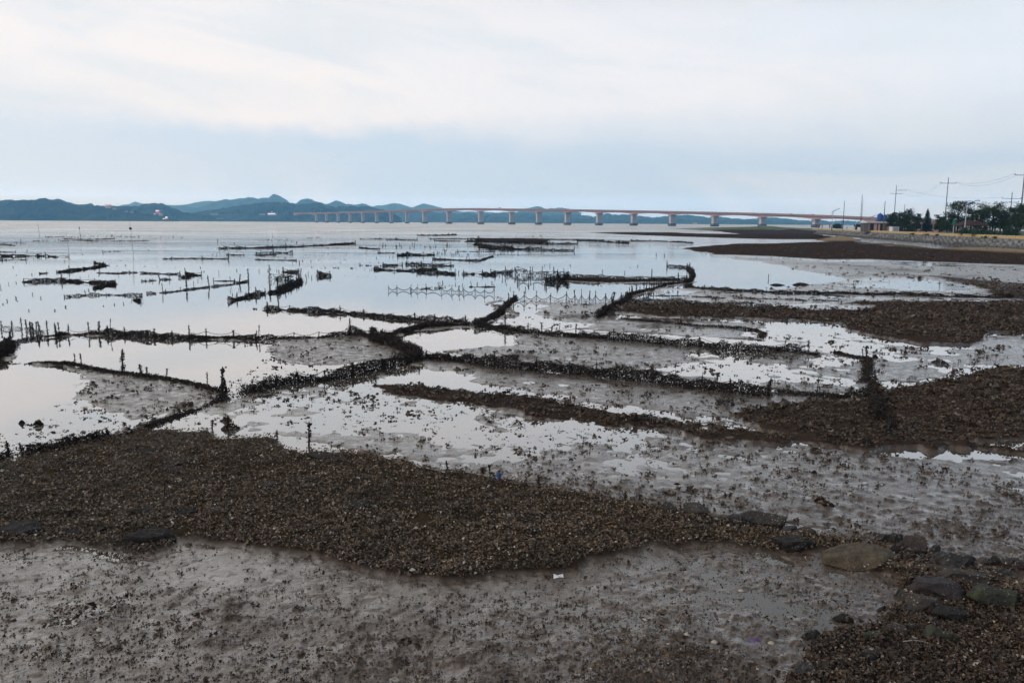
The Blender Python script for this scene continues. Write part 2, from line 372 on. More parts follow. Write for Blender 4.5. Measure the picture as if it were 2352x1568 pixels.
# shell bank
zone(1, .8, 3, 'P', (-60, 1080), (60, 1048), (200, 1018), (300, 1000), (380, 982), (480, 985), (560, 1005), (700, 1030), (870, 1050), (960, 1083), (1100, 1100), (1240, 1128), (1440, 1165), (1560, 1182), (1700, 1208), (1850, 1232), (2000, 1262), (2160, 1310), (2450, 1380), (2450, 1640), (1700, 1660), (1740, 1560), (1850, 1470), (2020, 1430), (2120, 1380), (2080, 1330), (1900, 1272), (1800, 1262), (1700, 1256), (1500, 1262), (1420, 1282), (1330, 1306), (1240, 1330), (1100, 1322), (980, 1336), (850, 1322), (700, 1296), (600, 1280), (500, 1262), (430, 1240), (385, 1240), (340, 1275), (250, 1278), (120, 1246), (60, 1252), (-60, 1255), shell=1)
Z[-1] = (.46, .8, 8)+Z[-1][3:]
zone(.05, .9, 5, 'P', (430, 1110), (480, 1090), (560, 1095), (580, 1110), (500, 1122), (440, 1125), shell=.7)
zone(.05, .9, 5, 'P', (1000, 1150), (900, 1150), (840, 1160), (860, 1165), shell=.8)
# near wet mud
zone(.11, .35, 12, 'P', (-60, 1255), (60, 1252), (120, 1246), (250, 1278), (340, 1275), (385, 1240), (430, 1240), (600, 1280), (850, 1322), (980, 1336), (1240, 1330), (1330, 1306), (1500, 1262), (1700, 1256), (1900, 1275), (2080, 1335), (2100, 1380), (2000, 1430), (1840, 1470), (1740, 1560), (1700, 1640), (1500, 2600), (-900, 2600), (-900, 1255))
zone(.07, .25, 14, 'P', (-60, 1262), (380, 1262), (600, 1300), (850, 1340), (980, 1350), (1240, 1345), (1500, 1290), (1500, 1330), (1200, 1400), (700, 1380), (300, 1330), (-60, 1330))
zone(.30, .62, 28, 'P', (700, 1480), (790, 1400), (900, 1390), (970, 1440), (930, 1540), (1000, 1600), (650, 1600))
zone(.30, .6, 25, 'P', (310, 1370), (360, 1350), (400, 1360), (380, 1400), (330, 1410))
zone(.30, .5, 30, 'P', (1100, 1500), (1500, 1440), (1700, 1420), (1800, 1480), (1700, 1600), (1100, 1640))
# sand at the wall foot
zone(1.6, .2, 2, 'D', (450, 715), (560, 695), (660, 668), (760, 690), (830, 720), (700, 726), (500, 722), sand=1)
zone(1.6, .2, 1.5, 'D', (1560, 797), (1700, 790), (1900, 783), (2400, 790), (2400, 838), (2100, 826), (1900, 815), (1700, 806), sand=1)
zone(.9, .2, 1, 'D', (830, 740), (1100, 745), (1400, 775), (1570, 793), (1500, 798), (1250, 775), (1000, 757), sand=.45)
for i_, z_ in enumerate(Z):
    if -.1 < z_[0] < .36 and z_[3][:, 1].min() > 585 and z_[3][:, 0].mean() > 640 and z_[3][:, 1].max() < 1340: Z[i_] = (z_[0]+.085,)+z_[1:]
BERMS = []   # (width px, value, pts) filled from the near fences
def field(u, v, wide=1.0):
    """emergence E, lumpiness Rg, shell, sand at picture points lying on the ground plane"""
    E = np.full(u.shape, -1.0); Rg = np.full(u.shape, .1); Sh = np.zeros(u.shape); Sa = np.zeros(u.shape)
    for val, rg, soft, p, sh, sa in Z:
        m = soft*2+2
        sel = np.where((u > p[:, 0].min()-m*2) & (u < p[:, 0].max()+m*2) & (v > p[:, 1].min()-m) & (v < p[:, 1].max()+m))
        if len(sel[0]) == 0: continue
        uu = u[sel]; vv = v[sel]; inside = np.zeros(uu.shape, bool); dist = np.full(uu.shape, 1e9)
        n = len(p)
        for i in range(n):
            x0, y0 = p[i]; x1, y1 = p[(i+1) % n]
            c = ((y0 > vv) != (y1 > vv))
            if y1 != y0: inside ^= c & (uu < (x1-x0)*(vv-y0)/(y1-y0)+x0)
            ax, ay = (x1-x0)/2.5, (y1-y0); bx, by = (uu-x0)/2.5, (vv-y0)
            t = np.clip((bx*ax+by*ay)/(ax*ax+ay*ay+1e-9), 0, 1)
            dist = np.minimum(dist, (bx-t*ax)**2+(by-t*ay)**2)
        sd = np.where(inside, 1, -1)*np.sqrt(dist)
        w = np.clip(sd/(2*soft)+.5, 0, 1); w = w*w*(3-2*w)
        E[sel] += w*(val-E[sel]); Rg[sel] += w*(rg-Rg[sel])
        Sh[sel] += w*((sh or 0)-Sh[sel]); Sa[sel] += w*((sa or 0)-Sa[sel])
    for wd, val, p in BERMS:
        m = wd*3+2
        sel = np.where((u > p[:, 0].min()-m*2) & (u < p[:, 0].max()+m*2) & (v > p[:, 1].min()-m) & (v < p[:, 1].max()+m))
        if len(sel[0]) == 0: continue
        uu = u[sel]; vv = v[sel]; dist = np.full(uu.shape, 1e9)
        for i in range(len(p)-1):
            ax, ay = (p[i+1][0]-p[i][0])/2, p[i+1][1]-p[i][1]; bx, by = (uu-p[i][0])/2, vv-p[i][1]
            t = np.clip((bx*ax+by*ay)/(ax*ax+ay*ay+1e-9), 0, 1)
            dist = np.minimum(dist, (bx-t*ax)**2+(by-t*ay)**2)
        w = np.exp(-dist/(wd*wd))
        E[sel] = np.maximum(E[sel], E[sel]+(val-E[sel])*w); Rg[sel] = np.maximum(Rg[sel], w*.8)
    return E, Rg, Sh, Sa
def terrain(x, y, cell=None):
    u, v = toP(x, y, np.zeros_like(x))
    D = np.hypot(x, y)
    px = D*D/(H*FP)                                   # metres of ground per picture row
    wu = fbm(x, y, .9, 4, 11, .6)*np.clip(FP*.22/D, 0, 30); wv = fbm(x, y, .9, 4, 23, .6)*np.clip(.28/px, 0, 9)
    wu2 = fbm(x, y, 6, 3, 31)*np.clip(FP*.9/D, 0, 40); wv2 = fbm(x, y, 6, 3, 37)*np.clip(.9/px, 0, 3)
    E, Rg, Sh, Sa = field(u+wu+wu2, v+wv+wv2*.6)
    h = .10*E*np.where(E < 0, 1.6, .8)
    h += .028*fbm(x, y, 7, 3, 3, .5, cell)*np.where(E > -.6, 1, .2)*np.clip(D/16, .2, 1)
    amp = .35+.65*Rg
    far = np.clip(D/60, .0, 1.0)
    h += (.022+.02*far)*amp*fbm(x, y, 1.3, 3, 5, .55, cell)
    l = fbm(x, y, .30, 4, 7, .6, cell); h += (.016+.012*Rg)*amp*l
    b = np.clip(fbm(x, y, .16, 3, 9, .6, cell)-.15, 0, 2); h += .05*Rg*b*np.where(E > .6, 1.7, 1)
    h += .10*Sa
    return h, Rg, Sh, Sa, E
M_mud = mat_mud(); M_water = mat_water()
# ------------------------------------------------------------------ fences: label, tile, points, net height m, density 0..1, stake spacing m, stake height m, berm
FENCES = [
 # open water, far left
 ('thin far-off oyster fence ending left of the leaning pole at upper left', 'A', [(310,490),(540,488)], .28, .5, 7, .5),
 ('short faint oyster fence nearest the far shore on the left', 'A', [(420,458),(500,456),(585,452)], .28, .4, 8, .6),
 ('short faint oyster fence right of the one nearest the left shore', 'A', [(590,460),(720,460)], .28, .5, 8, .5),
 ('far oyster fence in two heaps between the tall thin poles at upper left', 'A', [(590,475),(740,480),(900,478),(1050,472)], .35, .7, 8, .6),
 ('long low far oyster fence running under the tall thin pole at upper left', 'A', [(560,492),(760,491),(900,495),(1150,494),(1360,492)], .3, .7, 8, .7),
 ('hair-thin far fence of rope and stakes behind the tall thin pole', 'A', [(740,447),(1000,449),(1290,458)], .2, .25, 9, .6),
 ('low dark fence at the left edge under the far hill', 'A', [(-40,513),(100,516),(220,515)], .25, .6, 8, .5),
 ('lowest streak of dark oysters at the left edge under the far hill', 'A', [(-40,526),(60,530),(130,534)], .25, .8, 20, .3),
 ('short thin fence at the left edge above the thick one', 'A', [(-40,592),(60,594),(140,595)], .25, .5, 6, .4),
 ('thick oyster fence at the left edge ending in a taller stake', 'A', [(-40,632),(150,632),(380,630)], .5, 1, 5, .8),
 ('thin fence of stakes carrying on right from the thick left edge fence', 'A', [(385,630),(520,640),(635,637)], .3, .5, 5, .5),
 ('thin rope fence with small stakes at the left edge below the thick one', 'A', [(-20,672),(60,668),(150,666),(240,663)], .25, .5, 4, .6),
 ('short slanted arm of the forked fence at upper left', 'A', [(865,694),(910,702),(960,710)], .3, .7, 2.5, .45),
 ('long slanted fence rising right to a fork at upper left', 'A', [(520,780),(640,768),(800,748),(985,716)], .35, .8, 2.5, .6),
 ('tiny oyster fence just left of the long slanted one', 'A', [(365,792),(435,788)], .25, .7, 3, .5),
 ('low oyster fence with a taller stake above the slanted mound', 'A', [(910,784),(1080,792),(1150,784),(1270,782)], .22, .8, 5, .8),
 ('low lens-shaped oyster fence left of centre, right of the taller stake', 'A', [(1310,786),(1500,797),(1600,798),(1650,795)], .25, .9, 5, .4),
 ('thick knobby oyster fence with a blunt right end in the left water', 'A', [(220,870),(400,862),(560,858),(800,872),(1060,890)], .45, 1, 3, .6),
 ('ragged oyster mound slanting down left from the blunt fence end', 'A', [(870,928),(960,908),(1060,888)], .3, 1, 6, .3),
 ('saggy net fence in left water with oyster lumps and open left end', 'A', [(595,1008),(720,997),(850,990),(1000,990),(1160,994),(1300,994)], .25, .65, 2.2, .6),
 ('small clump fence hanging below the right end of the saggy net', 'A', [(1250,1032),(1300,1045)], .3, 1, 1, .5),
 ('single small net peak between two rows in the left water', 'A', [(1350,977),(1385,974),(1430,977)], .2, .8, 3, .3),
 ('long string of stakes and oyster knobs rising right in left water', 'A', [(1470,970),(1600,958),(1700,942),(1900,918),(2030,902),(2130,893)], .2, .7, 2.6, .75),
 ('right end piece of the rising string of stakes', 'A', [(2140,882),(2200,878),(2285,862)], .25, .8, 1.4, .8),
 ('thin low fence with evenly spaced stakes below the far pale water', 'A', [(1495,658),(1580,656),(1750,652),(1900,657),(2100,658)], .28, .7, 4, .6),
 ('dark lens of oysters left of the stake pair in the left water', 'A', [(1640,830),(1750,822)], .3, 1, 4, .3),
 ('tall ragged oyster clump fence with leaning end stake', 'A', [(1700,796),(1780,806),(1850,808)], .45, 1, 1.5, .8),
 ('small oyster knot on a stake, leftmost of three in a row', 'A', [(1300,863),(1350,861)], .2, .8, 1.2, .5),
 ('middle oyster knot on a tall stake of three in a row', 'A', [(1380,856),(1440,854)], .2, .9, 1.3, 1.0),
 ('right oyster knot strung between two stakes of three in a row', 'A', [(1470,847),(1520,846),(1565,846)], .25, .9, 2, .6),
 ('short two-knot fence right of the three stake knots', 'A', [(1960,860),(2060,861),(2160,860)], .25, .9, 2.5, .5),
 ('thin short fence under the long line in the far middle left', 'A', [(2080,620),(2160,622),(2240,622)], .25, .8, 5, .5),
 ('faint spiky fence below the leaning thin pole at upper left', 'A', [(960,592),(1050,588),(1160,586)], .15, .5, 3, .7),
 # centre, far
 ('long dark oyster fence stretching across the far left centre', 'A', [(2010,562),(2200,558),(2352,558),(2700,548),(3000,535),(3262,516)], .5, 1, 5, .8),
 ('see-through fence of stakes below the long far line', 'B', [(0,603),(170,602),(335,605)], .45, .5, 3, .8),
 ('dark low streak of oysters below the see-through far fence', 'B', [(0,622),(60,625),(180,620)], .3, 1, 6, .4),
 ('low thin fence tapering right beneath the dark low streak', 'B', [(0,664),(160,668),(370,673)], .22, .9, 6, .6),
 ('thin rope fence with two bent peaks in centre left water', 'B', [(710,738),(780,740),(850,742),(920,743)], .18, .3, 3, .6),
 ('thin slack rope fence running right towards the lumpy row', 'B', [(955,714),(1070,720),(1160,724)], .18, .4, 3, .5),
 ('boxy open net fence with dangling oysters, left of centre', 'B', [(120,845),(200,842),(300,838),(410,830)], .75, .45, 1.2, .85),
 ('tall heavy oyster fence stepping up right below the boxy open net', 'B', [(210,955),(260,930),(320,905),(412,868)], .6, 1, .9, .95),
 ('pair of stakes buried in oysters left of the stepped heavy fence', 'B', [(110,972),(150,968),(200,962)], .4, 1, .8, .9),
 ('ragged low left end of the stepped oyster fence', 'B', [(-258,1045),(-200,1035),(-110,1015),(0,990),(90,975)], .35, .9, 1.0, .7),
 ('short lumpy row at the left end of the double rows in the centre', 'B', [(1170,722),(1250,718),(1345,716)], .4, 1, 2, .5),
 ('lumpy upper row of the double oyster rows in the centre', 'B', [(1380,708),(1520,716),(1640,720),(1810,722)], .5, .75, 2, .7),
 ('long lumpy lower row of the double oyster rows in the centre', 'B', [(1085,752),(1200,760),(1280,762),(1400,768),(1530,760),(1660,750)], .4, 1, 3, .6),
 ('ragged oyster row under the right half of the double rows', 'B', [(1480,774),(1640,782),(1740,790),(1830,800)], .45, 1, 3, .5),
 ('spiky oyster row joining the double rows to the net fence', 'B', [(1900,798),(2050,796),(2200,808)], .45, 1, 2, .6),
 ('low spiky row behind the left part of the lacy net', 'B', [(2160,785),(2260,784),(2352,786)], .5, .8, 1.2, .9),
 ('isolated dark hedge-like fence alone in the far pale water', 'B', [(1480,443),(1660,444),(1840,438)], .7, 1, 6, 1.0),
 ('thin far row with stakes before the dark bank, left half', 'B', [(960,476),(1200,474),(1480,478)], .35, .6, 5, .6),
 ('thin ragged row just under the left half of the far row', 'B', [(1200,486),(1300,484),(1480,489)], .3, .9, 5, .5),
 ('short ragged row under the left tip of the dark far bank', 'B', [(1640,490),(1740,496),(1870,495)], .35, .9, 5, .5),
 ('short thick fence with a flag-like right tip, far centre', 'B', [(950,555),(1040,566),(1135,569)], .35, .9, 4, .5),
 ('low fence starting from one stake in the far centre', 'B', [(1120,602),(1200,602),(1270,602)], .25, .8, 5, .6),
 ('thick dark oyster fence with a stake at each end, far centre', 'B', [(1300,630),(1400,622),(1520,626),(1635,622)], .6, 1, 3, .9),
 ('dark fence bending up to the right like a hockey stick', 'B', [(1625,660),(1750,663),(1860,668),(2050,674),(2110,655),(2175,636)], .28, 1, 7, .4),
 ('thin pale-gapped fence among the crowd of far stakes', 'B', [(1850,587),(2000,590),(2200,593)], .15, .6, 4, .5),
 ('sagging see-through net on thin stakes in the calm middle water', 'B', [(1215,950),(1295,948),(1420,950),(1480,950),(1565,952),(1700,960),(1797,964),(1865,968),(1905,970),(2015,976),(2100,980),(2190,984)], .38, -1, 0, .55),
 ('torn rope fence with a tall left stake above the sagging net', 'B', [(1530,930),(1600,926),(1720,922)], .22, .5, 2, .9),
 ('short oyster-knobbed rope right of the torn rope fence', 'B', [(1970,914),(2020,914),(2090,914),(2190,912)], .2, .8, 3, .5),
 ('shaggy short oyster clumps hung in a row right of the boxy net', 'B', [(560,810),(620,815),(690,815)], .6, .9, 1.4, .7),
 ('ragged knobby row behind the boxy net fence', 'B', [(250,778),(340,780),(400,778)], .5, .9, 1.5, .7),
 # long dark oyster bank far centre (rows)
 ('long dark top row of the far oyster bank', 'B', [(1600,474),(1900,474),(2352,476),(2750,482),(3190,490)], .45, 1, 8, .6),
 ('second row of the far oyster bank, dense and dark', 'B', [(1930,499),(2100,504),(2352,510),(2690,520)], 1.0, 1, 5, 1.1),
 ('third row of the far oyster bank, spiky with stakes', 'B', [(2010,530),(2150,545),(2352,552)], .8, .8, 1.5, 1.0),
 ('lowest dense row of the far oyster bank', 'B', [(2050,556),(2200,566),(2352,572),(2620,572)], .8, .9, 2, .9),
 ('spiky row trailing right from the lowest dense bank row', 'C', [(270,578),(400,580),(570,582)], .5, .8, 2, .7),
 ('spiky row trailing right from the second dense bank row', 'C', [(345,520),(470,520),(600,518)], .6, .9, 3, .8),
 ('low dark row of oysters fringing the mud at far centre right', 'C', [(600,494),(700,496),(840,500),(1070,514)], .6, 1, 6, .8),
 ('low row with posts along the far edge of the mud at right', 'C', [(1090,492),(1300,496),(1660,512)], .5, .9, 6, .9),
 ('lacy hanging net fence full of oysters in the centre', 'C', [(-60,800),(30,802),(130,808),(240,812),(370,816),(500,818)], .8, .42, 1.3, .9),
 ('rope strung low between paired stakes and one tall stake', 'C', [(50,868),(150,868),(305,862)], .5, -2, 0, .8),
 ('oyster-laden net draped from the tall stake onto the mound', 'C', [(315,868),(420,862),(520,850)], .9, .8, 1.6, 1.0),
 ('broad knobby oyster mound behind the draped net', 'C', [(500,856),(700,864),(900,868),(1100,869),(1300,864),(1560,862)], .36, 1, 9, .4),
 ('loose upper string of round clumps above the knobby mound', 'C', [(520,826),(640,818),(800,828),(980,834),(1120,840),(1400,838),(1600,836)], .35, .7, 9, .4),
 ('thin level arm of the hooked fence at right of the open pool', 'C', [(1425,726),(1520,732),(1610,738)], .4, .65, 1.8, .6),
 ('thick curled tip of the hooked fence at right of the open pool', 'C', [(1610,745),(1650,775),(1672,812)], .5, 1, .8, 1.0),
 ('blunt corner post fence crusted with oysters by the open pool', 'C', [(1600,880),(1640,866),(1645,850)], .5, 1, .7, 1.1),
 # right hand rows
 ('slanting oyster fence with stakes climbing to the corner by the open pool', 'G', [(1060,205),(1110,180),(1200,158),(1280,140),(1400,95),(1500,85),(1640,62)], .30, .9, .8, .75, .28),
 ('thick slanted oyster ridge below the leaning thick stake', 'G', [(790,400),(860,360),(930,310),(1000,270),(1050,215)], .45, 1, 1.2, .7, .8),
 ('curving black net fence with many stakes beside the pool', 'G', [(10,240),(112,240),(223,236),(350,236),(500,238),(578,242),(638,244),(710,244),(766,246),(860,248),(910,250),(1000,238)], .5, -3, 0, .75),
 ('long low oyster fence, topmost across the right-hand mud', 'G', [(1600,112),(1700,128),(1880,140),(2080,152),(2352,162),(2700,170),(3100,176),(3600,186),(3900,200),(4230,208),(4600,212)], .30, 1, 2.2, .5, .3),
 ('low fence of bushy clumps and posts, second row at right', 'G', [(1050,252),(1300,268),(1500,268),(1620,276),(1840,282),(1930,286),(2110,292),(2330,298),(2520,312)], .35, .75, 1.8, .6, .4),
 ('faint broken row of oyster knots between two right rows', 'G', [(1250,190),(1400,192),(1700,208),(2000,222),(2352,228),(2760,240),(3000,246)], .18, .6, 3, .4),
 ('row of dark round clumps on the mud right of the slanted ridge', 'G', [(1000,410),(1120,430),(1280,438),(1400,448),(1560,462),(1700,472),(1900,482),(2150,495),(2230,505),(2310,525),(2290,570),(2270,605)], .16, .8, 5, .25, .4),
 ('long oyster fence crossing the middle from gap to right post', 'F', [(2010,466),(2200,485),(2352,505),(2480,530),(2750,556),(2900,574),(3200,596),(3500,618),(3800,640),(4050,655),(4352,690),(4704,700),(5000,712),(5150,730)], .42, .85, 1.6, .55, .35),
 ('dark sagging end of the long middle fence up to the right post', 'P', [(1915,810),(1950,818),(1990,824)], .22, 1, 1.5, .3, .5),
 ('long dense near oyster fence running right across the mud', 'F', [(1560,775),(1700,785),(1900,798),(2100,825),(2352,862),(2900,905),(3300,950),(3900,1020),(4352,1070),(4704,1105)], .44, 1, 1.0, .55, .5),
 ('sagging dark rope fence with posts ending at the right mound', 'H', [(0,938),(150,935),(285,945),(395,965),(520,975),(645,965),(740,975),(840,1005)], .30, .9, 1.5, .5, .6),
 ('upright oyster-covered column fence beside the right mound', 'H', [(790,660),(785,720),(780,790),(775,850)], .17, 1, 1.3, .5, .5),
 ('ruined line of crusted stakes running down the right mound', 'H', [(830,860),(835,950),(840,1060),(848,1160)], .28, 1, 1.4, .5, .4),
 ('heavy crusted branch lying slanted on the right mound', 'H', [(900,1290),(950,1220),(1000,1150)], .25, 1, 3, .3),
 # centre / left near
 ('long knobby oyster fence in the centre with tapering left end', 'F', [(105,312),(300,322),(500,332),(650,342),(830,352),(1000,368),(1200,395),(1400,412),(1600,425),(1800,435),(1940,443)], .36, .95, 1.6, .7, .15),
 ('slanting oyster fence from the heaped junction up to the gap', 'F', [(1130,560),(1270,548),(1400,515),(1500,490),(1650,478),(1800,468),(1980,462)], .32, 1, 1.5, .55, .5),
 ('fence climbing right beside the narrow gap with rope hoops', 'F', [(2010,450),(2090,430),(2180,390),(2260,330),(2320,260),(2380,215)], .30, .9, .9, .75, .4),
 ('heavy heaped oyster bank joining the two diagonal fences', 'F', [(860,560),(960,560),(1060,580),(1110,620),(1250,655),(1330,690),(1440,730),(1520,765)], .55, 1, 2, .6, .7),
 ('long ragged near fence slanting down left from the junction', 'F', [(1530,775),(1400,800),(1200,845),(1050,880),(880,920),(700,955),(550,975),(400,980),(200,1010),(60,1050),(-100,1075)], .42, .85, 1.0, .6, .4),
 ('holed oyster fence along the middle left, right half', 'F', [(860,568),(700,575),(560,585),(400,592),(280,592),(150,590),(0,598)], .38, .7, 1.2, .6, .3),
 ('dense oyster fence along the middle left, left half', 'E', [(2294,358),(2050,350),(1900,345),(1700,342),(1500,340),(1350,332),(1200,318),(1050,312),(920,310)], .34, .95, 1.3, .55, .3),
 ('row of tall crusted stakes with low net at far left', 'E', [(920,310),(820,310),(730,312),(580,318),(500,330)], .36, .8, .55, .62, .1),
 ('back row of tall knobby stakes standing at the left edge', 'E', [(-60,268),(20,262),(60,262),(125,262),(180,260),(220,262),(330,290),(430,300),(540,310)], .22, .3, .42, .62),
 ('front row of knobby stakes leaning at the left edge', 'E', [(-60,385),(60,385),(120,382),(280,352),(400,345),(540,325)], .16, .9, .8, .5),
 ('big dark oyster heap cut by the left edge', 'E', [(-60,520),(0,520),(60,470),(90,400)], .55, 1, .8, .6, .5),
 ('thin floating oyster row right of the left edge heap', 'E', [(-20,562),(60,564),(180,568)], .06, 1, 5, .1),
 ('low crusted bank in left water running to the single thick stake', 'E', [(235,570),(300,576),(420,578),(570,585),(700,610),(850,640),(1000,660),(1110,668),(1280,685),(1450,715),(1650,765),(1850,805),(1985,840)], .11, 1, 3, .2, .6),
 ('crusted junction heap with two tall stakes, left foreground', 'E', [(1960,865),(2000,860),(2030,850)], .35, 1, .3, .6, .6),
 ('slim dark bank curving down left from the stake heap', 'E', [(1990,885),(1900,930),(1800,975),(1700,1005),(1560,1050),(1400,1110),(1250,1180),(1100,1225),(980,1250)], .22, 1, 3, .25, .75),
 ('crusted oyster bank at left edge of the shell bed', 'E', [(980,1250),(850,1260),(700,1300),(560,1340),(400,1370),(200,1400)], .34, 1, 3, .2, .7),
 ('dark oyster heap at the left frame edge beside the shell bed', 'P', [(-30,1062),(0,1058),(22,1050)], .35, 1, 2, .3, .6),
 ('low weed-covered rope fence at the upper rim of the shell bed', 'P', [(1240,1127),(1290,1133),(1340,1135),(1385,1148),(1440,1164)], .10, 1, 3, .2, .4),
]
for f in FENCES:
    if len(f) > 7: BERMS.append((3.0 if f[7] < .5 else 5.0, f[7], np.array(T(f[1], *f[2]))))
BERMS.append((5, .6, np.array([(1040, 1092), (1130, 1105), (1240, 1122)])))
# ------------------------------------------------------------------ ground sheet
def build_ground():
    vv = np.concatenate([np.geomspace(4200, 1620, 60), np.arange(1616, 720, -1.7), np.arange(720, 560, -1.2), np.arange(560, 523.9, -.5)])
    dep = np.radians(8.5)+np.arctan((vv-784)/FP)
    D = H/np.tan(dep)
    t = np.concatenate([np.linspace(-1.15, -.70, 70)[:-1], np.linspace(-.70, .70, 1350), np.linspace(.70, 1.15, 70)[1:]])
    YY, TT = np.meshgrid(D, t, indexing='ij'); XX = YY*TT
    cell = np.maximum(np.gradient(D)[:, None]*np.ones_like(TT), YY*.0011); cell = np.abs(cell)
    h, Rg, Sh, Sa, E = terrain(XX, YY, cell)
    h += .03*Sh
    nr, nc = XX.shape
    V = np.stack([XX, YY, h], -1).reshape(-1, 3)
    idx = np.arange(nr*nc).reshape(nr, nc)
    F = np.stack([idx[:-1, :-1], idx[:-1, 1:], idx[1:, 1:], idx[1:, :-1]], -1).reshape(-1, 4)
    # leave out what lies well below the water
    hf = V[:, 2][F].max(1); keep = hf > -.07
    F = F[keep]
    used = np.unique(F); mp = np.full(nr*nc, -1); mp[used] = np.arange(len(used)); F = mp[F]; V = V[used]
    me = mesh('tidal_flat', V, F, True)
    ca = me.color_attributes.new('cover', 'FLOAT_COLOR', 'POINT')
    c = np.stack([Rg.ravel()[used], Sh.ravel()[used], Sa.ravel()[used], np.ones(len(used))], -1).astype(np.float32)
    ca.data.foreach_set('color', np.clip(c, 0, 1).ravel())
    o = ob('tidal_flat', me, M_mud); prop(o, 'wet brown mud of the tidal flat with banks and shallow puddles', 'mud flat', kind='structure')
build_ground()
wm = MB(); wm.v = [(-12900, -390, 0), (12900, -390, 0), (12900, 9150, 0), (-12900, 9150, 0)]; wm.f = [(0, 1, 2, 3)]
prop(wm.build('water', M_water), 'pale calm sea water over the flats', 'water', kind='structure')
def ground_z(p):
    h = terrain(np.array([p[0]]), np.array([p[1]]))[0][0]
    return max(float(h), 0.0)
def ground_many(x, y): return np.maximum(terrain(x, y)[0], -.01)
# ------------------------------------------------------------------ flakes (bent shells) as arrays
def flakes(C, s, flat=0.0, aspect=.65):
    """C (N,3) centres, s (N) sizes; two bent triangles each"""
    n = len(C)
    a = RNG.normal(size=(n, 3)); a[:, 2] *= (1-flat); a /= np.linalg.norm(a, axis=1)[:, None]
    b = RNG.normal(size=(n, 3)); b[:, 2] *= (1-flat)
    b -= (a*b).sum(1)[:, None]*a; b /= np.linalg.norm(b, axis=1)[:, None]
    nn = np.cross(a, b)
    s = s[:, None]; bend = RNG.uniform(-.35, .35, (n, 1))*s
    V = np.stack([C-a*s*.5, C+b*s*aspect*.5+nn*bend, C+a*s*.5, C-b*s*aspect*.5+nn*bend], 1).reshape(-1, 3)
    k = np.arange(n)[:, None]*4
    F = np.concatenate([k+np.array([[0, 1, 2]]), k+np.array([[0, 2, 3]])])
    return V, F
def join(parts):
    V = []; F = []; o = 0
    for v, f in parts: V.append(v); F.append(f+o); o += len(v)
    return np.concatenate(V), np.concatenate(F)
# stakes: a few unit meshes (height 1, crusted), shared by all
def stake_mesh(seed, crust):
    r = random.Random(seed); mb = MB(); lean = r.uniform(-.05, .05); pts = []; rad = []
    for k in range(6):
        t = k/5; pts.append((lean*t+r.uniform(-.012, .012), r.uniform(-.012, .012), t*1.25-.25)); rad.append((.030-.010*t)*r.uniform(.8, 1.2))
    mb.tube(pts, rad, 5)
    V = np.array(mb.v); F = []
    for f in mb.f:
        for q in range(1, len(f)-1): F.append((f[0], f[q], f[q+1]))
    n = int(90*crust); z = RNG.beta(1.6, 1.5, n)*.95
    if seed % 3 == 0: z[: n//3] = RNG.normal(.88, .05, n//3)
    C = np.stack([lean*z+RNG.normal(0, .030, n), RNG.normal(0, .030, n), z], -1)
    v2, f2 = flakes(C, RNG.uniform(.05, .12, n))
    V, F = join([(V, np.array(F)), (v2, f2)])
    return mesh('stake', V, F)
STK = [stake_mesh(k, (1, .7, 1.3, .5, .9, 1.1, .25)[k]) for k in range(7)]
for m_ in STK: m_.materials.append(M_flake)
def stake(loc, h, parent=None, rel=None, kind=None, thick=1.0):
    o = bpy.data.objects.new('stake', STK[random.randrange(6) if kind is None else kind]); COL.objects.link(o)
    p = Vector(loc)-(rel if rel else Vector((0, 0, 0))); o.location = p
    th = thick*random.uniform(.75, 1.25)*min(1.0, .55+.5*h); D = math.hypot(loc[0], loc[1]); th *= max(.72, D/65*.85)
    o.scale = (th, th, h); o.rotation_euler = (random.gauss(0, .07), random.gauss(0, .07), random.uniform(0, 6.3))
    if parent: o.parent = parent
    return o
def sample_line(P3, step):
    out = []; acc = 0
    for i in range(len(P3)-1):
        L = (P3[i+1]-P3[i]).length
        t = acc
        while t < L: out.append(P3[i].lerp(P3[i+1], t/L)); t += step
        acc = t-L
    return out
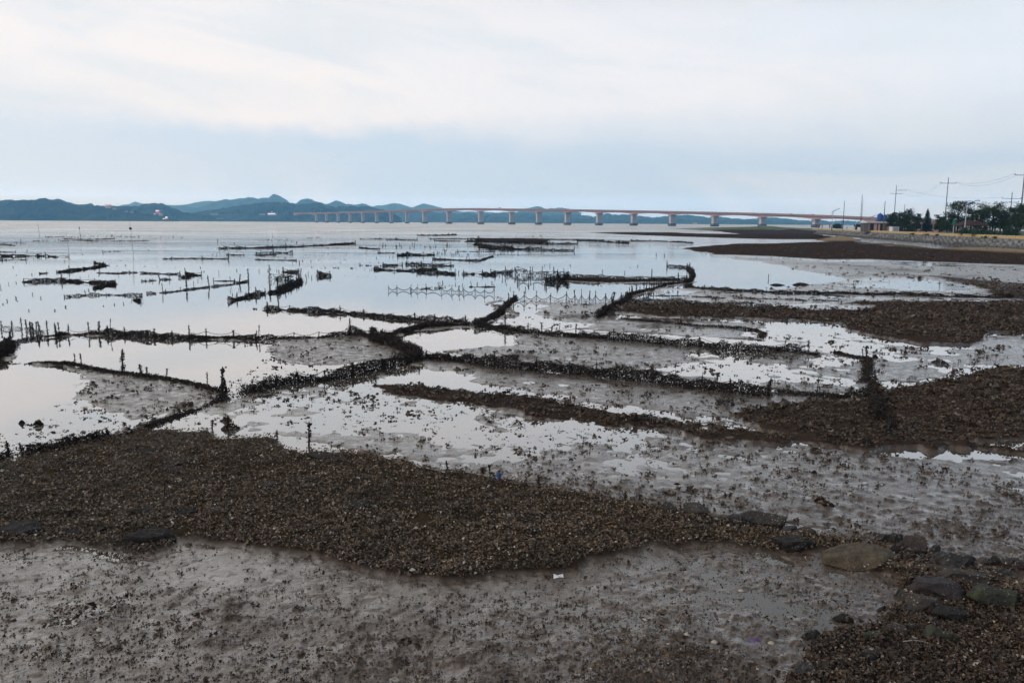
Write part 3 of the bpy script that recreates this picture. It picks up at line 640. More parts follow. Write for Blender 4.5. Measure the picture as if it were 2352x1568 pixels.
def build_fence(label, tile, pts, hgt, dens, sp, sh, berm=0):
    if dens > 0: sh = max(hgt*.78, sh*.62 if 'stakes' in label else 0); hgt *= (.64 if berm >= .3 and hgt > .25 else .55); sp *= .75
    else: hgt *= .7; sh *= .7
    if dens > 0 and 'stakes' in label: sh = max(sh, hgt*1.7)
    P3 = [G(u, v) for u, v in T(tile, *pts)]
    root = empty('oyster_fence', P3[0], label, 'oyster fence', 'rows of oyster fences on the flat'); org = P3[0].copy()
    Ls = [(P3[i+1]-P3[i]).length for i in range(len(P3)-1)]; L = sum(Ls); cum = np.concatenate([[0], np.cumsum(Ls)])
    PA = np.array([tuple(p) for p in P3])
    Dm = np.hypot(PA[:, 0], PA[:, 1]).mean()
    def along(s): return np.stack([np.interp(s, cum, PA[:, 0]), np.interp(s, cum, PA[:, 1])], -1)
    rx = MB()
    gz = lambda p: ground_z(p)
    if dens < 0:          # net or rope types: stakes at given points
        spts = P3; zs = [gz(p) for p in spts]; tops = []
        for p, z in zip(spts, zs):
            hh = sh*random.uniform(.8, 1.25)
            if dens > -4: stake((p.x, p.y, z), hh, root, org, kind=6 if dens == -1 else None, thick=.8)
            tops.append(Vector((p.x, p.y, z+min(hgt*random.uniform(.75, 1.05), hh*.92))))
        fl = []; rr = max(.009, Dm*.00022)
        for i in range(len(spts)-1):
            a, b = tops[i], tops[i+1]; n = 9; sag = (.75 if dens != -4 else .2)*min(a.z-zs[i], b.z-zs[i+1])
            top = []; bot = []
            for k in range(n+1):
                t = k/n; q = a.lerp(b, t); zb = zs[i]+(zs[i+1]-zs[i])*t
                top.append(Vector((q.x, q.y, q.z-sag*4*t*(1-t)))-org); bot.append(Vector((q.x, q.y, zb+.01))-org)
            rx.tube(top, rr*1.6, 4)
            if dens in (-1, -3):
                for k in range(n):
                    rx.tube([top[k], bot[k+1]], rr*.26, 3); rx.tube([bot[k], top[k+1]], rr*.26, 3)
                nb = int(40*(b-a).length)+6
                tt = RNG.random(nb); zz = RNG.random(nb)**1.6; base = np.array(spts[i])[None]*(1-tt[:, None])+np.array(spts[i+1])[None]*tt[:, None]
                hh_ = (a.z-zs[i])*(1-tt)+(b.z-zs[i+1])*tt-sag*4*tt*(1-tt)
                base[:, 2] = zs[i]+hh_*zz*.6
                if dens == -3: fl.append(flakes(base-np.array(org), RNG.uniform(.02, .07, nb)))
                elif i % 3 == 2: fl.append(flakes(base[: nb//3]-np.array(org), RNG.uniform(.03, .07, nb//3)))
            if dens == -2:
                mid = [Vector((q.x, q.y, max(.02, .5*(q.z+org.z)-.0)))for q in top]; rx.tube(mid, rr, 4)
        rx.build('rope_net', M_rope, root)
        if fl:
            V, F = join(fl); ob('oyster_crust', mesh('oyster_crust', V, F), M_flake, root)
        return
    # crusted curtain
    size = max(.035, Dm*.0010) if Dm < 400 else Dm*.0011
    n = int(min(60000, L*max(hgt, .12)*dens*(8.5 if berm else 6.5)/(size*size)))
    s = RNG.random(n)*L
    seed = hash(label) if False else sum(map(ord, label)) % 9973
    top_n = vnoise(s/1.3, np.zeros(n), seed)*.34+vnoise(s/.35, np.zeros(n), seed+1)*.34+vnoise(s/6, np.zeros(n), seed+2)*.15
    zf = RNG.random(n)**(1.15 if berm else 1.0)
    holes = vnoise(s/(.22+size), zf*hgt/(.2+size), seed+3)*.6+vnoise(s/(.6+size), zf*hgt/.35, seed+4)*.6
    keep = holes > (-1.1+(1-dens)*1.35)
    s = s[keep]; zf = zf[keep]; top_n = top_n[keep]
    xy = along(s); wdt = .05+.10*hgt*(1-zf)+(.03*(1-zf) if berm else 0)
    if Dm > 120: wdt += .1
    xy = xy+RNG.normal(size=xy.shape)*wdt[:, None]
    # gentle meander so that the row is not ruler straight
    mx = vnoise(s/2.2, np.zeros(len(s)), seed+7)*.10
    xy[:, 1] += mx*1.4; xy[:, 0] += mx*.4
    NS = max(3, int(L/1.0)); ss = np.linspace(0, L, NS); gxy = along(ss)
    gg = np.maximum(ground_many(gxy[:, 0].copy(), gxy[:, 1].copy()), 0.0)
    g0 = np.interp(s, ss, gg)
    knob = np.clip(1-1.7*np.abs(vnoise(s/(.42+size*2), np.zeros(n)+.5, seed+9)[keep] if False else vnoise(s/(.42+size*2), np.zeros(len(s))+.5, seed+9)), 0, 1)
    z = g0-.02+zf*hgt*(.55+.5*knob+top_n*.8)
    if sp == 0: sp_ = 1.6
    else: sp_ = sp
    sagp = .10*np.sin(np.pi*((s/sp_) % 1))*hgt
    if sp == 0: sagp = sagp*5; z = np.minimum(z, z-sagp*zf)
    else: z = z-sagp*zf
    C = np.stack([xy[:, 0]-org.x, xy[:, 1]-org.y, np.maximum(z, -.02)], -1)
    V, F = flakes(C, RNG.uniform(.7, 1.7, len(C))*size, aspect=.7)
    ob('oyster_crust', mesh('oyster_crust', V, F), M_flake, root)
    ns = max(2, min(95, int(L/sp_)+1)); sl = (np.arange(ns)+RNG.uniform(-.25, .25, ns))*L/max(1, ns-1); sl = np.clip(sl, 0, L)
    sxy = along(sl); sz = np.interp(sl, ss, gg)
    tops = []
    for k in range(ns):
        hh = sh*random.uniform(.8, 1.35)
        if random.random() < .10: hh *= 1.45
        stake((sxy[k][0], sxy[k][1], sz[k]-.03), hh, root, org)
        tops.append(Vector((sxy[k][0], sxy[k][1], sz[k]+min(hh*.9, hgt*random.uniform(.85, 1.05))))-org)
    if Dm < 120 and hgt > .15:
        for k in range(ns-1):
            a, b = tops[k], tops[k+1]; pts_ = [a.lerp(b, t/6)-Vector((0, 0, 4*(t/6)*(1-t/6)*.10)) for t in range(7)]
            rx.tube(pts_, max(.008, Dm*.00022), 4)
        rx.build('rope', M_rope, root)
for f in FENCES: build_fence(*f)
# ------------------------------------------------------------------ single stakes
def lone(u, v, top, label=None, kind=None, thick=1.0, group=None):
    p = G(u, v); z = ground_z(p); D = p.y
    # height from its own picture height at its own distance
    h = (v-top)*D/FP/math.cos(R(8.5)) * 1.0
    o = stake((p.x, p.y, z), h, kind=kind, thick=thick)
    prop(o, label or 'thin dark stake standing alone in the open shallow water', 'stake', group or 'single stakes in the water'); o.rotation_euler.x *= .5
    return o
NEAR = [(710,1024,966,'tall slim crusted stake where the shell bed meets bright wet mud'),(282,853,800,'thick oyster-covered stake standing alone on the low left bank'),
 (524,986,952,'short crusted stake on a dark oyster clump in the bright mud'),(487,984,963,'small stub stake left of the clump stake in the bright mud'),
 (1029,1092,1058,'crusted stake, first from left along the upper rim of the shell bed'),(1107,1100,1077,'short stub stake, second along the upper rim of the shell bed'),
 (1126,1106,1069,'thin straight stake just right of the stub on the shell bed rim'),(1238,1128,1088,'crusted stake at the left end of the weedy rope fence'),
 (1437,1163,1135,'short knobby stake at the right end of the weedy rope fence'),(1468,1163,1132,'leaning knobby stake a little right of the weedy rope fence'),
 (1565,1183,1158,'short stake beside the first rocks of the rock line'),(378,1150,1108,'bare thin rod stuck in the middle of the shell bed'),
 (511,908,858,'tallest stake of the left foreground junction heap'),(477,886,853,'stake standing just left of the junction heap'),
 (1991,822,795,'stout crusted post at the corner of the right mound'),(1875,915,872,'bare post in the sag of the dark rope fence'),
 (1765,641,630,'tiny lone stick in the right side of the calm pool'),(1244,757,740,'short knobby stake in the bright puddle near the centre'),
 (435,776,745,'thin tall stick rising above the middle left fence'),(252,770,732,'thin dark stick rising above the left end fence'),
 (595,778,746,'leaning thin stick left of centre above the holed fence'),(1497,641,617,'slim curved stake alone above the oyster mound'),
 (1406,704,672,'leaning thick stake at the top of the slanted ridge'),(637,1010,985,'forked stub on the bright mud beside the shell bed'),
 (1849,905,884,'short post left of the bare post by the dark rope fence'),(172,822,811,'small round-headed stub in the left water'),(186,828,810,'taller round-headed stub in the left water'),
 (383,868,845,'stubby crusted post on the low left bank'),(325,858,835,'thick bulging stub on the low left bank'),(338,862,842,'short fat stub right of the bulging one on the low bank')]
for u, v, t_, lb in NEAR: lone(u, v, t_, lb, thick=1.5 if 'thick' in lb or 'stout' in lb else (.7 if 'thin' in lb or 'bare' in lb else 1), kind=6 if 'bare' in lb else None, group='single stakes on the near mud')
TALLP = [('A',365,460,335,'faint thin pole far out at left, leaning left'),('A',740,460,350,'thin upright pole far out at left with a small top'),
 ('A',1225,600,312,'tallest thin pole in the left water, with a float halfway up'),('A',633,608,395,'thin tall pole at the right end of the left edge rows'),('B',152,458,400,'lone tall thin pole in far water left of centre')]
def thin_pole(t, u, v, top, label, buoy):
    (pu, pv), (tu, tv) = T(t, (u, v), (u, top)); p = G(pu, pv); h = (pv-tv)*p.y/FP; r = .028*p.y/150
    root = empty('thin_pole', p, label, 'pole', 'tall thin poles far out')
    mb = MB().tube([(0, 0, -.3), (-.02*h, 0, h*.5), (-.06*h, 0, h)], [r, r*.8, r*.5], 6); mb.build('shaft', M_rope, root)
    if buoy: MB().lathe([(.01, -.15), (.15, -.07), (.18, .03), (.1, .15), (.01, .18)], (-.045*h, 0, h*.76), 10).build('float', M_rope, root)
for q in TALLP: thin_pole(*q, 'float' in q[-1] or 'small top' in q[-1])
LONES = {'A': [(0,905,40),(78,890,38),(150,878,26),(8,940,20),(68,1045,40),(148,1020,40),(375,1020,32),(298,985,36),(500,888,22),(265,1135,30),(505,1130,28),(600,1100,32),(950,1090,18),(1048,1078,30),
  (1135,1070,32),(785,975,60),(813,945,32),(815,815,24),(735,832,22),(905,812,15),(1155,715,18),(1075,720,10),(1003,715,30),(293,800,24),(150,805,10),(120,735,25),(595,680,25),(308,660,25),(145,685,8),
  (190,492,30),(1022,450,28),(1000+1000,500,50),(2152,515,22),(2010,790,50),(2175,765,34),(1700,770,60),(1845,738,20),(1875,775,20),(1780,905,80),(1520,960,50),(1658,940,45),(1970,910,40),(2160,870,40),(2200,880,60),(2280,870,50),
  (2135,985,30),(2195,945,40),(2260,990,60),(1820,860,35),(1110,675,10),(2060,505,6),(945,600,36),(760,618,15),(1365,575,15),(1335,548,8),(1750,550,10),(1990,620,30),(1955,615,20),(2100,600,8),(2020,605,10),(2240,720,6),
  (1615,735,14),(1442,728,16),(1332,725,22),(250,582,18),(415,605,30),(1400,860,55),(1090,800,60),(160,1045,10),(1205,1055,8),(25,1075,20)],
 'B': [(28,770,40),(110,768,25),(135,752,22),(190,765,30),(210,775,34),(250,780,34),(335,700,30),(398,695,50),(425,675,20),(505,680,24),(512,732,18),(465,845,90),(480,800,50),(512,835,50),(550,830,30),(585,825,30),
  (1108,650,24),(1228,640,20),(1258,640,22),(660,610,18),(830,605,18),(1010,595,18),(1060,590,12),(455,622,10),(540,628,8),(575,625,6),(605,628,6),(820,665,12),(775,690,14),(1045,690,12),(1125,690,14),(1062,755,20),(1045,760,28),
  (1000,752,18),(1172,700,30),(505,672,8),(205,640,12),(268,650,24),(375,510,30),(150,458,4),(575,668,10),(635,740,20),(600,742,8),(935,820,8),(1100,825,8),(1020,818,5),(815,810,4),(990,938,6),
  (1675,890,35),(1690,890,45),(1715,880,45),(1832,895,40),(1895,905,50),(1862,920,26),(1738,915,26),(1775,900,14),(1978,895,30),(2032,890,40),(2110,905,40),(2168,880,35),(2300,890,24),(2335,935,40),(2323,1000,60),
  (1858,790,55),(2235,800,65),(2265,830,90),(1425,960,50),(1780,770,30),(1970,870,14),(2222,625,30),(2245,610,20),(2280,612,8),(1285,560,8),(1640,640,26),(1935,650,34),(2085,640,30),(2060,640,14),(1868,620,26),(1820,615,24),(1735,600,30)],
 'C': [(55,622,18),(230,655,6),(187,750,46),(297,720,24),(347,720,40),(347,740,14),(534,720,24),(1155,725,28),(830,780,42),(1036,785,34),(1283,800,80),(1326,625,40),(1400,632,46),(123,945,60),(155,920,32),(200,915,50),(50,880,70),(65,900,90),(310,885,120),(1085,735,5),(1275,594,4),
  (1500,995,10),(2060,740,10),(1945,738,6)]}
for t, L_ in LONES.items():
    for (u, v, hh) in L_:
        (pu, pv), (_, tv) = T(t, (u, v), (u, v-hh*.55)); lone(pu, pv, tv)
# crowds of short stakes far out
def crowd(t, x0, y0, x1, y1, n, h0, h1):
    for k in range(n):
        u, v = random.uniform(x0, x1), random.uniform(y0, y1); hh = random.uniform(h0, h1)
        (pu, pv), (_, tv) = T(t, (u, v), (u, v-hh*.62)); lone(pu, pv, tv)
crowd('B', 1150, 520, 1800, 560, 34, 8, 34); crowd('B', 1650, 570, 2060, 650, 26, 10, 32); crowd('A', 1370, 455, 1720, 470, 10, 6, 16); crowd('B', 0, 470, 330, 500, 22, 5, 16)
crowd('B', 450, 460, 640, 470, 8, 5, 14); crowd('C', 85, 440, 300, 455, 14, 5, 14); crowd('B', 560, 545, 800, 560, 8, 5, 14)
# ------------------------------------------------------------------ loose shells and oyster clumps
def scatter_px(n, u0, u1, v0, v1, power=1.0):
    """n random places, even over the ground as it is seen: a dense sample that thins with distance"""
    u = RNG.uniform(u0, u1, n); v = v0+(v1-v0)*RNG.random(n)**power
    lx = (u-1176)/FP; ly = -(v-784)/FP
    d = np.stack([lx, ly, -np.ones(n)]); w = MA @ d; t = -H/w[2]
    return w[0]*t, w[1]*t
def build_shell_bed():
    x, y = scatter_px(330000, -150, 2500, 975, 1700)
    D = np.hypot(x, y)
    h, Rg, Sh, Sa, E = terrain(x, y)
    pd = RNG.random(len(x)); patch = vnoise(x/1.1, y/1.1, 77)*.55+vnoise(x/.4, y/.4, 78)*.4
    keep = (Sh+.22*patch > .10+.5*pd**1.5) & (patch > -.50-.25*pd) & (h > -.01)
    uu_, vv_ = toP(x, y, h*0); keep |= (uu_ > 1350+(1568-vv_)*.8) & (vv_ > 1285) & (RNG.random(len(x)) < .16*np.clip(patch+.35, 0, 1)) & (h > 0)
    keep |= (vv_ > 1500) & (uu_ > 1500-(vv_-1500)*3) & (RNG.random(len(x)) < .22*np.clip(patch+.3, 0, 1)) & (h > 0)
    x, y, h, patch = x[keep], y[keep], h[keep], patch[keep]
    u, v = toP(x, y, h*0)
    corner = (u > 1560) & (v > 1380)
    n = len(x); s = RNG.lognormal(math.log(.031), .35, n)*np.where(RNG.random(n) < .02, 1.7, 1)
    C = np.stack([x, y, h+.030+RNG.uniform(-.01, .035, n)*(1+patch)+.02], -1)
    for nm, msk, mt, lb in (('oyster_shells', ~corner, M_shell, 'bed of loose brown oyster shells'), ('broken_shells', corner, M_shellr, 'broken reddish shell grit in the near right corner')):
        V, F = flakes(C[msk], s[msk], .45); prop(ob(nm, mesh(nm, V, F), mt), lb, 'shells', kind='stuff')
build_shell_bed()
def build_clumps():
    parts = []
    x, y = scatter_px(150000, -120, 2480, 560, 1700)
    h, Rg, Sh, Sa, E = terrain(x, y)
    D = np.hypot(x, y); u, v = toP(x, y, x*0)
    cl = vnoise(x/1.6, y/1.6, 55)*.5+vnoise(x/.5, y/.5, 56)*.5
    # how many clumps each kind of ground carries
    p = np.where(E > .7, .95, np.where(E > .1, .26, np.where(E > -.45, .20, np.where(E > -.86, .05, .0))))
    p = p*np.where(Sh > .4, 0, 1)*np.clip(.75+1.3*cl, 0.05, 2.2)*(.55+.75*Rg)
    p = np.where(v > 1240, p*.35, p)
    p = np.where(h < -.10, 0, p)
    k = RNG.random(len(x)) < p
    x, y, h, E, Rg, D, v = x[k], y[k], h[k], E[k], Rg[k], D[k], v[k]
    n = len(x); m = 8
    size = RNG.lognormal(math.log(.060), .45, n)*np.where(E > .7, 1.35, 1)*np.clip(D/26, .5, 1.5)*.9
    size = np.where(v > 1240, size*.75, size)
    C = np.repeat(np.stack([x, y, np.maximum(h, -.01)], -1), m, 0)
    ss = np.repeat(size, m)
    off = RNG.normal(size=(n*m, 3)); off[:, 2] = np.abs(off[:, 2])*.5
    C = C+off*ss[:, None]*np.array([.55, .55, .42])
    V, F = flakes(C, ss*RNG.uniform(.5, 1.1, n*m), .45)
    prop(ob('oyster_clumps', mesh('oyster_clumps', V, F), M_clump), 'muddy oyster clumps strewn over the flat', 'oyster clumps', kind='stuff')
    # small pits and crumbs close to the camera
    x, y = scatter_px(60000, -120, 2480, 1130, 1750)
    h, Rg, Sh, Sa, E = terrain(x, y); cl = vnoise(x/.8, y/.8, 65)*.5+vnoise(x/.25, y/.25, 66)*.5
    k = (RNG.random(len(x)) < np.clip(.35+.7*cl+.9*(E-.05), .02, 1)) & (Sh < .5) & (h > -.05)
    x, y, h = x[k], y[k], h[k]; n = len(x); m = 3
    C = np.repeat(np.stack([x, y, np.maximum(h, 0)], -1), m, 0)+RNG.normal(size=(n*m, 3))*np.array([.012, .012, .008])
    s = np.repeat(RNG.lognormal(math.log(.016), .45, n), m)*RNG.uniform(.6, 1.2, n*m)
    V, F = flakes(C, s, .7)
    prop(ob('mud_crumbs', mesh('mud_crumbs', V, F), M_clump), 'crumbs of mud and shell on the near mud', 'crumbs', kind='stuff')
build_clumps()
# ------------------------------------------------------------------ rocks
def rock_mat(name, col, weed=0.0, barn=.0):
    if name in MATS: return MATS[name]
    m, g, b = newmat(name); tc = g.new('ShaderNodeTexCoord'); P = tc.outputs['Object']
    n = g.noise(P, 6, 6, .65); n2 = g.noise(P, 30, 4, .6)
    c = g.mix(g.mr(n, .3, .7), tuple(q*.6 for q in col), tuple(q*1.5 for q in col))
    c = g.mix(g.mr(n2, .55, .7, 0, .7), c, (.02, .016, .013))
    if weed: c = g.mix(g.mr(n, .45, .6, 0, weed), c, (.035, .045, .012))
    v = g.new('ShaderNodeTexVoronoi'); g.put(v.inputs['Vector'], P); v.inputs['Scale'].default_value = 26
    big = g.noise(P, 3.5, 2, .5)
    if barn: c = g.mix(g.math('MULTIPLY', g.math('LESS_THAN', v.outputs['Distance'], .22), g.mr(big, .42, .5, 0, barn)), c, (.42, .40, .34))
    g.put(b.inputs['Base Color'], c); b.inputs['Roughness'].default_value = .9 if name == 'rock_dark' else .7
    bp = g.new('ShaderNodeBump'); bp.inputs['Distance'].default_value = .05; bp.inputs['Strength'].default_value = 1
    g.put(bp.inputs['Height'], g.math('ADD', n, g.math('MULTIPLY', n2, .4))); g.l.new(bp.outputs[0], b.inputs['Normal'])
    MATS[name] = m; return m
RM = {'grey': rock_mat('rock_grey', (.040, .036, .034), 0, .6), 'brown': rock_mat('rock_brown', (.038, .028, .021), 0, .7), 'tan': rock_mat('rock_tan', (.085, .062, .036), 0, .2),
      'purple': rock_mat('rock_purple', (.032, .021, .022), 0, .2), 'green': rock_mat('rock_green', (.034, .032, .020), .9, .4), 'dark': rock_mat('rock_dark', (.018, .014, .012), .0, .25), 'red': rock_mat('rock_red', (.050, .031, .025), 0, .2)}
from mathutils import noise as mnoise
import bmesh
def rock(u, v, wpx, hpx, mat, label, dpx=None, rz=0, seed=0, flatk=.7, tilt=0.0, grp='rocks in the stone line'):
    """centre-bottom pixel, width and height in picture px at that distance"""
    p = G(u, v); D = p.y*math.cos(R(8.5))+(H)*math.sin(R(8.5)); sc = D/FP
    big = 1.0 if 'line' in grp else 1.1; w = wpx*sc*big; h = hpx*sc*big+(.06 if big < 1.2 else 0); d = (dpx*sc if dpx else w*.7)
    bm = bmesh.new(); bmesh.ops.create_icosphere(bm, subdivisions=4, radius=1)
    r = random.Random(seed*31+int(u)); planes = []
    for k in range(11):
        n = Vector((r.gauss(0, 1), r.gauss(0, 1), r.gauss(0, .8))).normalized(); planes.append((n, r.uniform(.45, .74)))
    planes.append((Vector((r.gauss(0, .12), r.gauss(0, .12), 1)).normalized(), flatk))
    if mat == 'tan': planes = planes[:2]+planes[-1:]
    for vt in bm.verts:
        q = vt.co.copy()
        for _ in (0, 1, 2, 3):
            for n, dd in planes:
                e = q.dot(n)-dd
                if e > 0: q -= n*e*.95
        q += q.normalized()*(mnoise.fractal(q*3.0+Vector((seed, u, 0)), .7, 2.1, 6)*.10)
        vt.co = Vector((q.x*w*.72, q.y*d*.72, q.z*h*.62/flatk*.75+h*.30))
    me = bpy.data.meshes.new('rock'); bm.to_mesh(me); bm.free()
    o = ob('rock', me, RM[mat], None, (p.x, p.y+d*.3, ground_z(p)-.045)); o.rotation_euler = (0, tilt, rz)
    return prop(o, label, 'rock', grp)
ROCKS = [
 (1535,1184,44,26,'grey','pointed grey slab rock at the left end of the stone line',.3),
 (1603,1200,74,30,'brown','rounded barnacled rock, second in the stone line'),
 (1690,1212,40,26,'grey','pale grey flat-sided stone left of the oyster-crusted heap'),
 (1718,1210,30,26,'grey','small upright grey stone against the oyster-crusted heap'),
 (1768,1214,92,32,'brown','wide oyster-crusted rock heap in the middle of the stone line'),
 (1815,1228,50,24,'grey','grey stone right of the oyster-crusted heap',.1),
 (1848,1236,44,22,'grey','leaning grey stone, right of the one beside the crusted heap',.1),
 (1818,1268,78,30,'dark','dark mussel-covered mound below the stone line'),
 (1908,1240,54,12,'purple','thin bluish slab lying flat in the stone line'),
 (1950,1246,34,14,'purple','small lilac slab right of the thin bluish slab'),
 (1988,1254,54,22,'grey','grey slab with a straight edge beneath the brown boulders'),
 (2026,1250,38,26,'brown','brown barnacled stone between grey slab and boulders'),
 (1982,1302,118,34,'tan','long sandy tan block lying below the stone line'),
 (2058,1252,30,24,'grey','small grey stone squeezed between brown boulders'),
 (2108,1268,68,34,'red','big reddish flat-topped boulder on the stone line'),
 (2052,1290,40,28,'dark','dark barnacled stone under the reddish boulder'),
 (2080,1302,46,24,'dark','dark low stone left of the barnacled grey one'),
 (2110,1312,40,24,'grey','bluish grey stone under the reddish boulder'),
 (2148,1296,48,34,'brown','brown stone white with barnacles right of reddish boulder'),
 (2130,1330,40,16,'dark','flat dark stone between the tan block and purple boulder'),
 (2200,1320,82,46,'grey','large peaked grey rock with a barnacled front'),
 (2245,1318,44,24,'grey','smaller grey slab leaning behind the large peaked rock'),
 (2225,1362,150,42,'brown','largest brown slab rock with a band of white barnacles'),
 (2170,1392,124,48,'purple','big dark purple boulder under the largest brown slab'),
 (2310,1326,40,18,'grey','flat grey stone at right above the large brown slab'),
 (2330,1308,46,20,'purple','dull stone cut by the right frame edge'),
 (2298,1348,26,12,'grey','tiny pale stone right of the largest brown slab'),
 (2300,1412,92,46,'green','dark weedy boulder at the right edge below the slabs'),
 (2118,1424,82,44,'brown','angular brown rock with a flat top at the left of the pile'),
 (2190,1440,80,32,'dark','black stone in the shadow of the angular brown rock'),
 (2076,1372,30,14,'grey','small grey stone left of the purple boulder'),
 (2132,1452,50,18,'grey','blue-grey stone at the foot of the angular brown rock'),
 (2002,1484,52,34,'green','olive weed-tinted rock at the left of the lower pile'),
 (2058,1478,60,32,'brown','squarish rock with white barnacles in the lower pile'),
 (2112,1470,40,28,'brown','small brown stone in the middle of the lower pile'),
 (2118,1500,38,30,'grey','dark grey stone left of the mossy green rock'),
 (2155,1492,66,44,'green','mossy green rock in the lower pile'),
 (2068,1506,70,20,'dark','low dark stone under the barnacled squarish rock'),
 (2152,1540,66,32,'purple','dull slate slab below the mossy green rock'),
 (2186,1548,44,18,'grey','thin slate piece right of the dull slab'),
 (2210,1512,28,16,'grey','small grey pebble-like stone right of the mossy rock'),
 (2008,1536,56,32,'grey','tilted grey slab standing below the olive rock',.5),
 (2030,1512,36,20,'grey','narrow grey stone touching the tilted slab',.4),
 (1865,1466,36,18,'grey','lone bluish stone on the mud left of the lower pile'),
 (1940,1428,32,20,'dark','lone dark knobby stone on the mud above the lower pile'),
 (1862,1574,56,30,'grey','grey stone at the bottom edge near the shell grit'),
 (1955,1562,38,22,'grey','grey stone cut by the bottom edge right of the other one'),
 (2190,1576,60,26,'brown','brown stone cut by the bottom edge at right'),
 (2050,1580,40,20,'purple','dull stone at the bottom edge under the tilted slab')]
for k, q in enumerate(ROCKS):
    rock(*q[:6], rz=random.uniform(-.5, .5), seed=k, tilt=(q[6] if len(q) > 6 else random.uniform(-.1, .1)))
STONES = [(334,1258,78,32,'dark','big dark weedy rock at the lower rim of the shell bed, left'),(432,1194,46,20,'dark','dark flat rock in the left half of the shell bed'),
 (160,1238,70,18,'dark','low dark weedy mound left of the big rim rock'),(40,1242,100,22,'dark','broad dark mound at the left frame edge of the shell bed'),
 (215,1228,46,14,'dark','small dark weedy hump between the broad mound and the rim rock'),(330,1190,60,12,'dark','low black weedy hump above the big rim rock'),
 (330,1044,64,13,'dark','low dark hump near the upper left rim of the shell bed'),(170,1074,60,10,'dark','dark weed patch rock at the far left of the shell bed'),
 (400,1075,66,12,'dark','broad dark hump in the upper left of the shell bed'),(385,1092,56,10,'dark','lower one of two broad dark humps in the upper left shell bed'),
 (750,1068,76,11,'dark','dark slab hump near the bright stake at the upper rim'),(722,1120,56,10,'dark','dark hump below the slab hump in the shell bed'),
 (822,1186,56,15,'dark','round dark weed hump in the middle of the shell bed'),(910,1114,44,9,'dark','little dark hump in the upper middle of the shell bed'),
 (1205,1212,62,14,'dark','dark weed hump in the right half of the shell bed'),(500,1190,60,11,'dark','faint dark hump right of the flat rock'),(612,1135,50,9,'dark','faint dark hump in the centre left of the shell bed'),
 (140,1130,60,9,'dark','flat dark hump near the left frame edge'),(30,1105,80,12,'dark','flat dark hump at the very left frame edge'),
 (972,1175,18,8,'grey','small grey pebble pair in the shell bed centre'),(1063,1203,18,8,'grey','dark round pebble in the shell bed'),(1132,1232,22,8,'grey','bluish flat stone in the shell bed right of centre'),
 (1290-1,1,1,1,'grey','')]
for k, q in enumerate(STONES[:-1]): rock(*q, rz=random.uniform(-.4, .4), seed=100+k, grp='dark stones and humps in the shell bed', flatk=.55)
MOUNDS = [(1665,932,48,30,'big round oyster clump on the mud before the dense near fence'),(1885,1152,30,14,'brown oyster clump alone in the right wet flat'),(1902,1166,28,10,'flatter clump touching the brown one in the right wet flat'),
 (1870,1090,12,7,'small clump above the brown one in the right wet flat'),(1990,1030,36,18,'dark clump hanging at the lower rim of the right mound'),(2157,834,34,9,'lone dark lump in the bright strip at right'),
 (1840,655,38,6,'string of low lumps in the right end of the calm pool'),(1785,655,34,4,'small lump in the right end of the calm pool'),(2010,822,14,10,'knobby clump by the stout corner post'),
 (90,1180-3,20,8,'small dark clump on the shell bed at far left'),(88,985-8,22,12,'oyster clump standing alone in the left bright pool'),(50,972,14,9,'small oyster clump left of the lone one in the left pool'),
 (530,985,44,16,'dark clump at the foot of the short stake in bright mud'),(1545,783,30,8,'row of clumps'),(1440,810,40,10,'')]
def mound(u, v, wpx, hpx, label):
    p = G(u, v); sc = (p.y)/FP; w = wpx*sc/2; h = hpx*sc; n = int(500)
    a = RNG.uniform(0, 6.28, n); r = np.sqrt(RNG.random(n)); z = (1-r*r)*h*RNG.uniform(.2, 1, n)
    C = np.stack([np.cos(a)*r*w, np.sin(a)*r*w*.8, z], -1)
    V, F = flakes(C, RNG.uniform(.5, 1.2, n)*max(.035, p.y*.0016))
    o = ob('oyster_clump', mesh('oyster_clump', V, F), M_flake, None, (p.x, p.y, ground_z(p)-.01)); prop(o, label, 'oyster clump', 'large oyster clumps')
for q in MOUNDS[:-2]: mound(*q)
for k in range(60):
    t = random.random()
    if k < 34: u, v = random.gauss(2130, 95), random.gauss(1420, 75)
    else: u = random.uniform(1500, 2340); v = 1178+(u-1500)*.155+random.gauss(8, 9)
    if v < 1170 or u > 2350: continue
    w_ = random.uniform(14, 36); rock(u, v, w_, w_*random.uniform(.4, .7), random.choice(['grey', 'brown', 'dark', 'dark', 'brown', 'red']), 'small half-buried stone in the rubble of the stone line', rz=random.uniform(-1, 1), seed=300+k, grp='small stones in the stone line rubble')
# litter
def litter(u, v, fn, label, cat, name, mat):
    p = G(u, v); mb = MB(); fn(mb); o = mb.build(name, mat, None, (p.x, p.y, ground_z(p)+.05)); prop(o, label, cat)
def cupf(mb): mb.lathe([(.025, 0), (.034, .05), (.036, .09), (.030, .09), (.028, .07)], n=12)
def scrapf(mb):
    mb.v = [(-.06, -.02, 0), (0, -.045, .03), (.055, -.01, .01), (.05, .03, .035), (-.01, .04, .015), (-.055, .025, .04)]; mb.f = [(0, 1, 5), (1, 4, 5), (1, 2, 4), (2, 3, 4)]
litter(1146, 1112, cupf, 'small crumpled blue plastic cup on the rim of the shell bed', 'litter', 'plastic_cup', simple('blue_plastic', (.07, .13, .36), .35))
litter(1283, 1339, scrapf, 'torn white wrapper on the mud below the shell bed', 'litter', 'wrapper', simple('white_plastic', (.75, .75, .78), .4))
litter(1733, 1491, scrapf, 'small purple wrapper on the brown mud', 'litter', 'wrapper', simple('purple_plastic', (.10, .065, .20), .4))
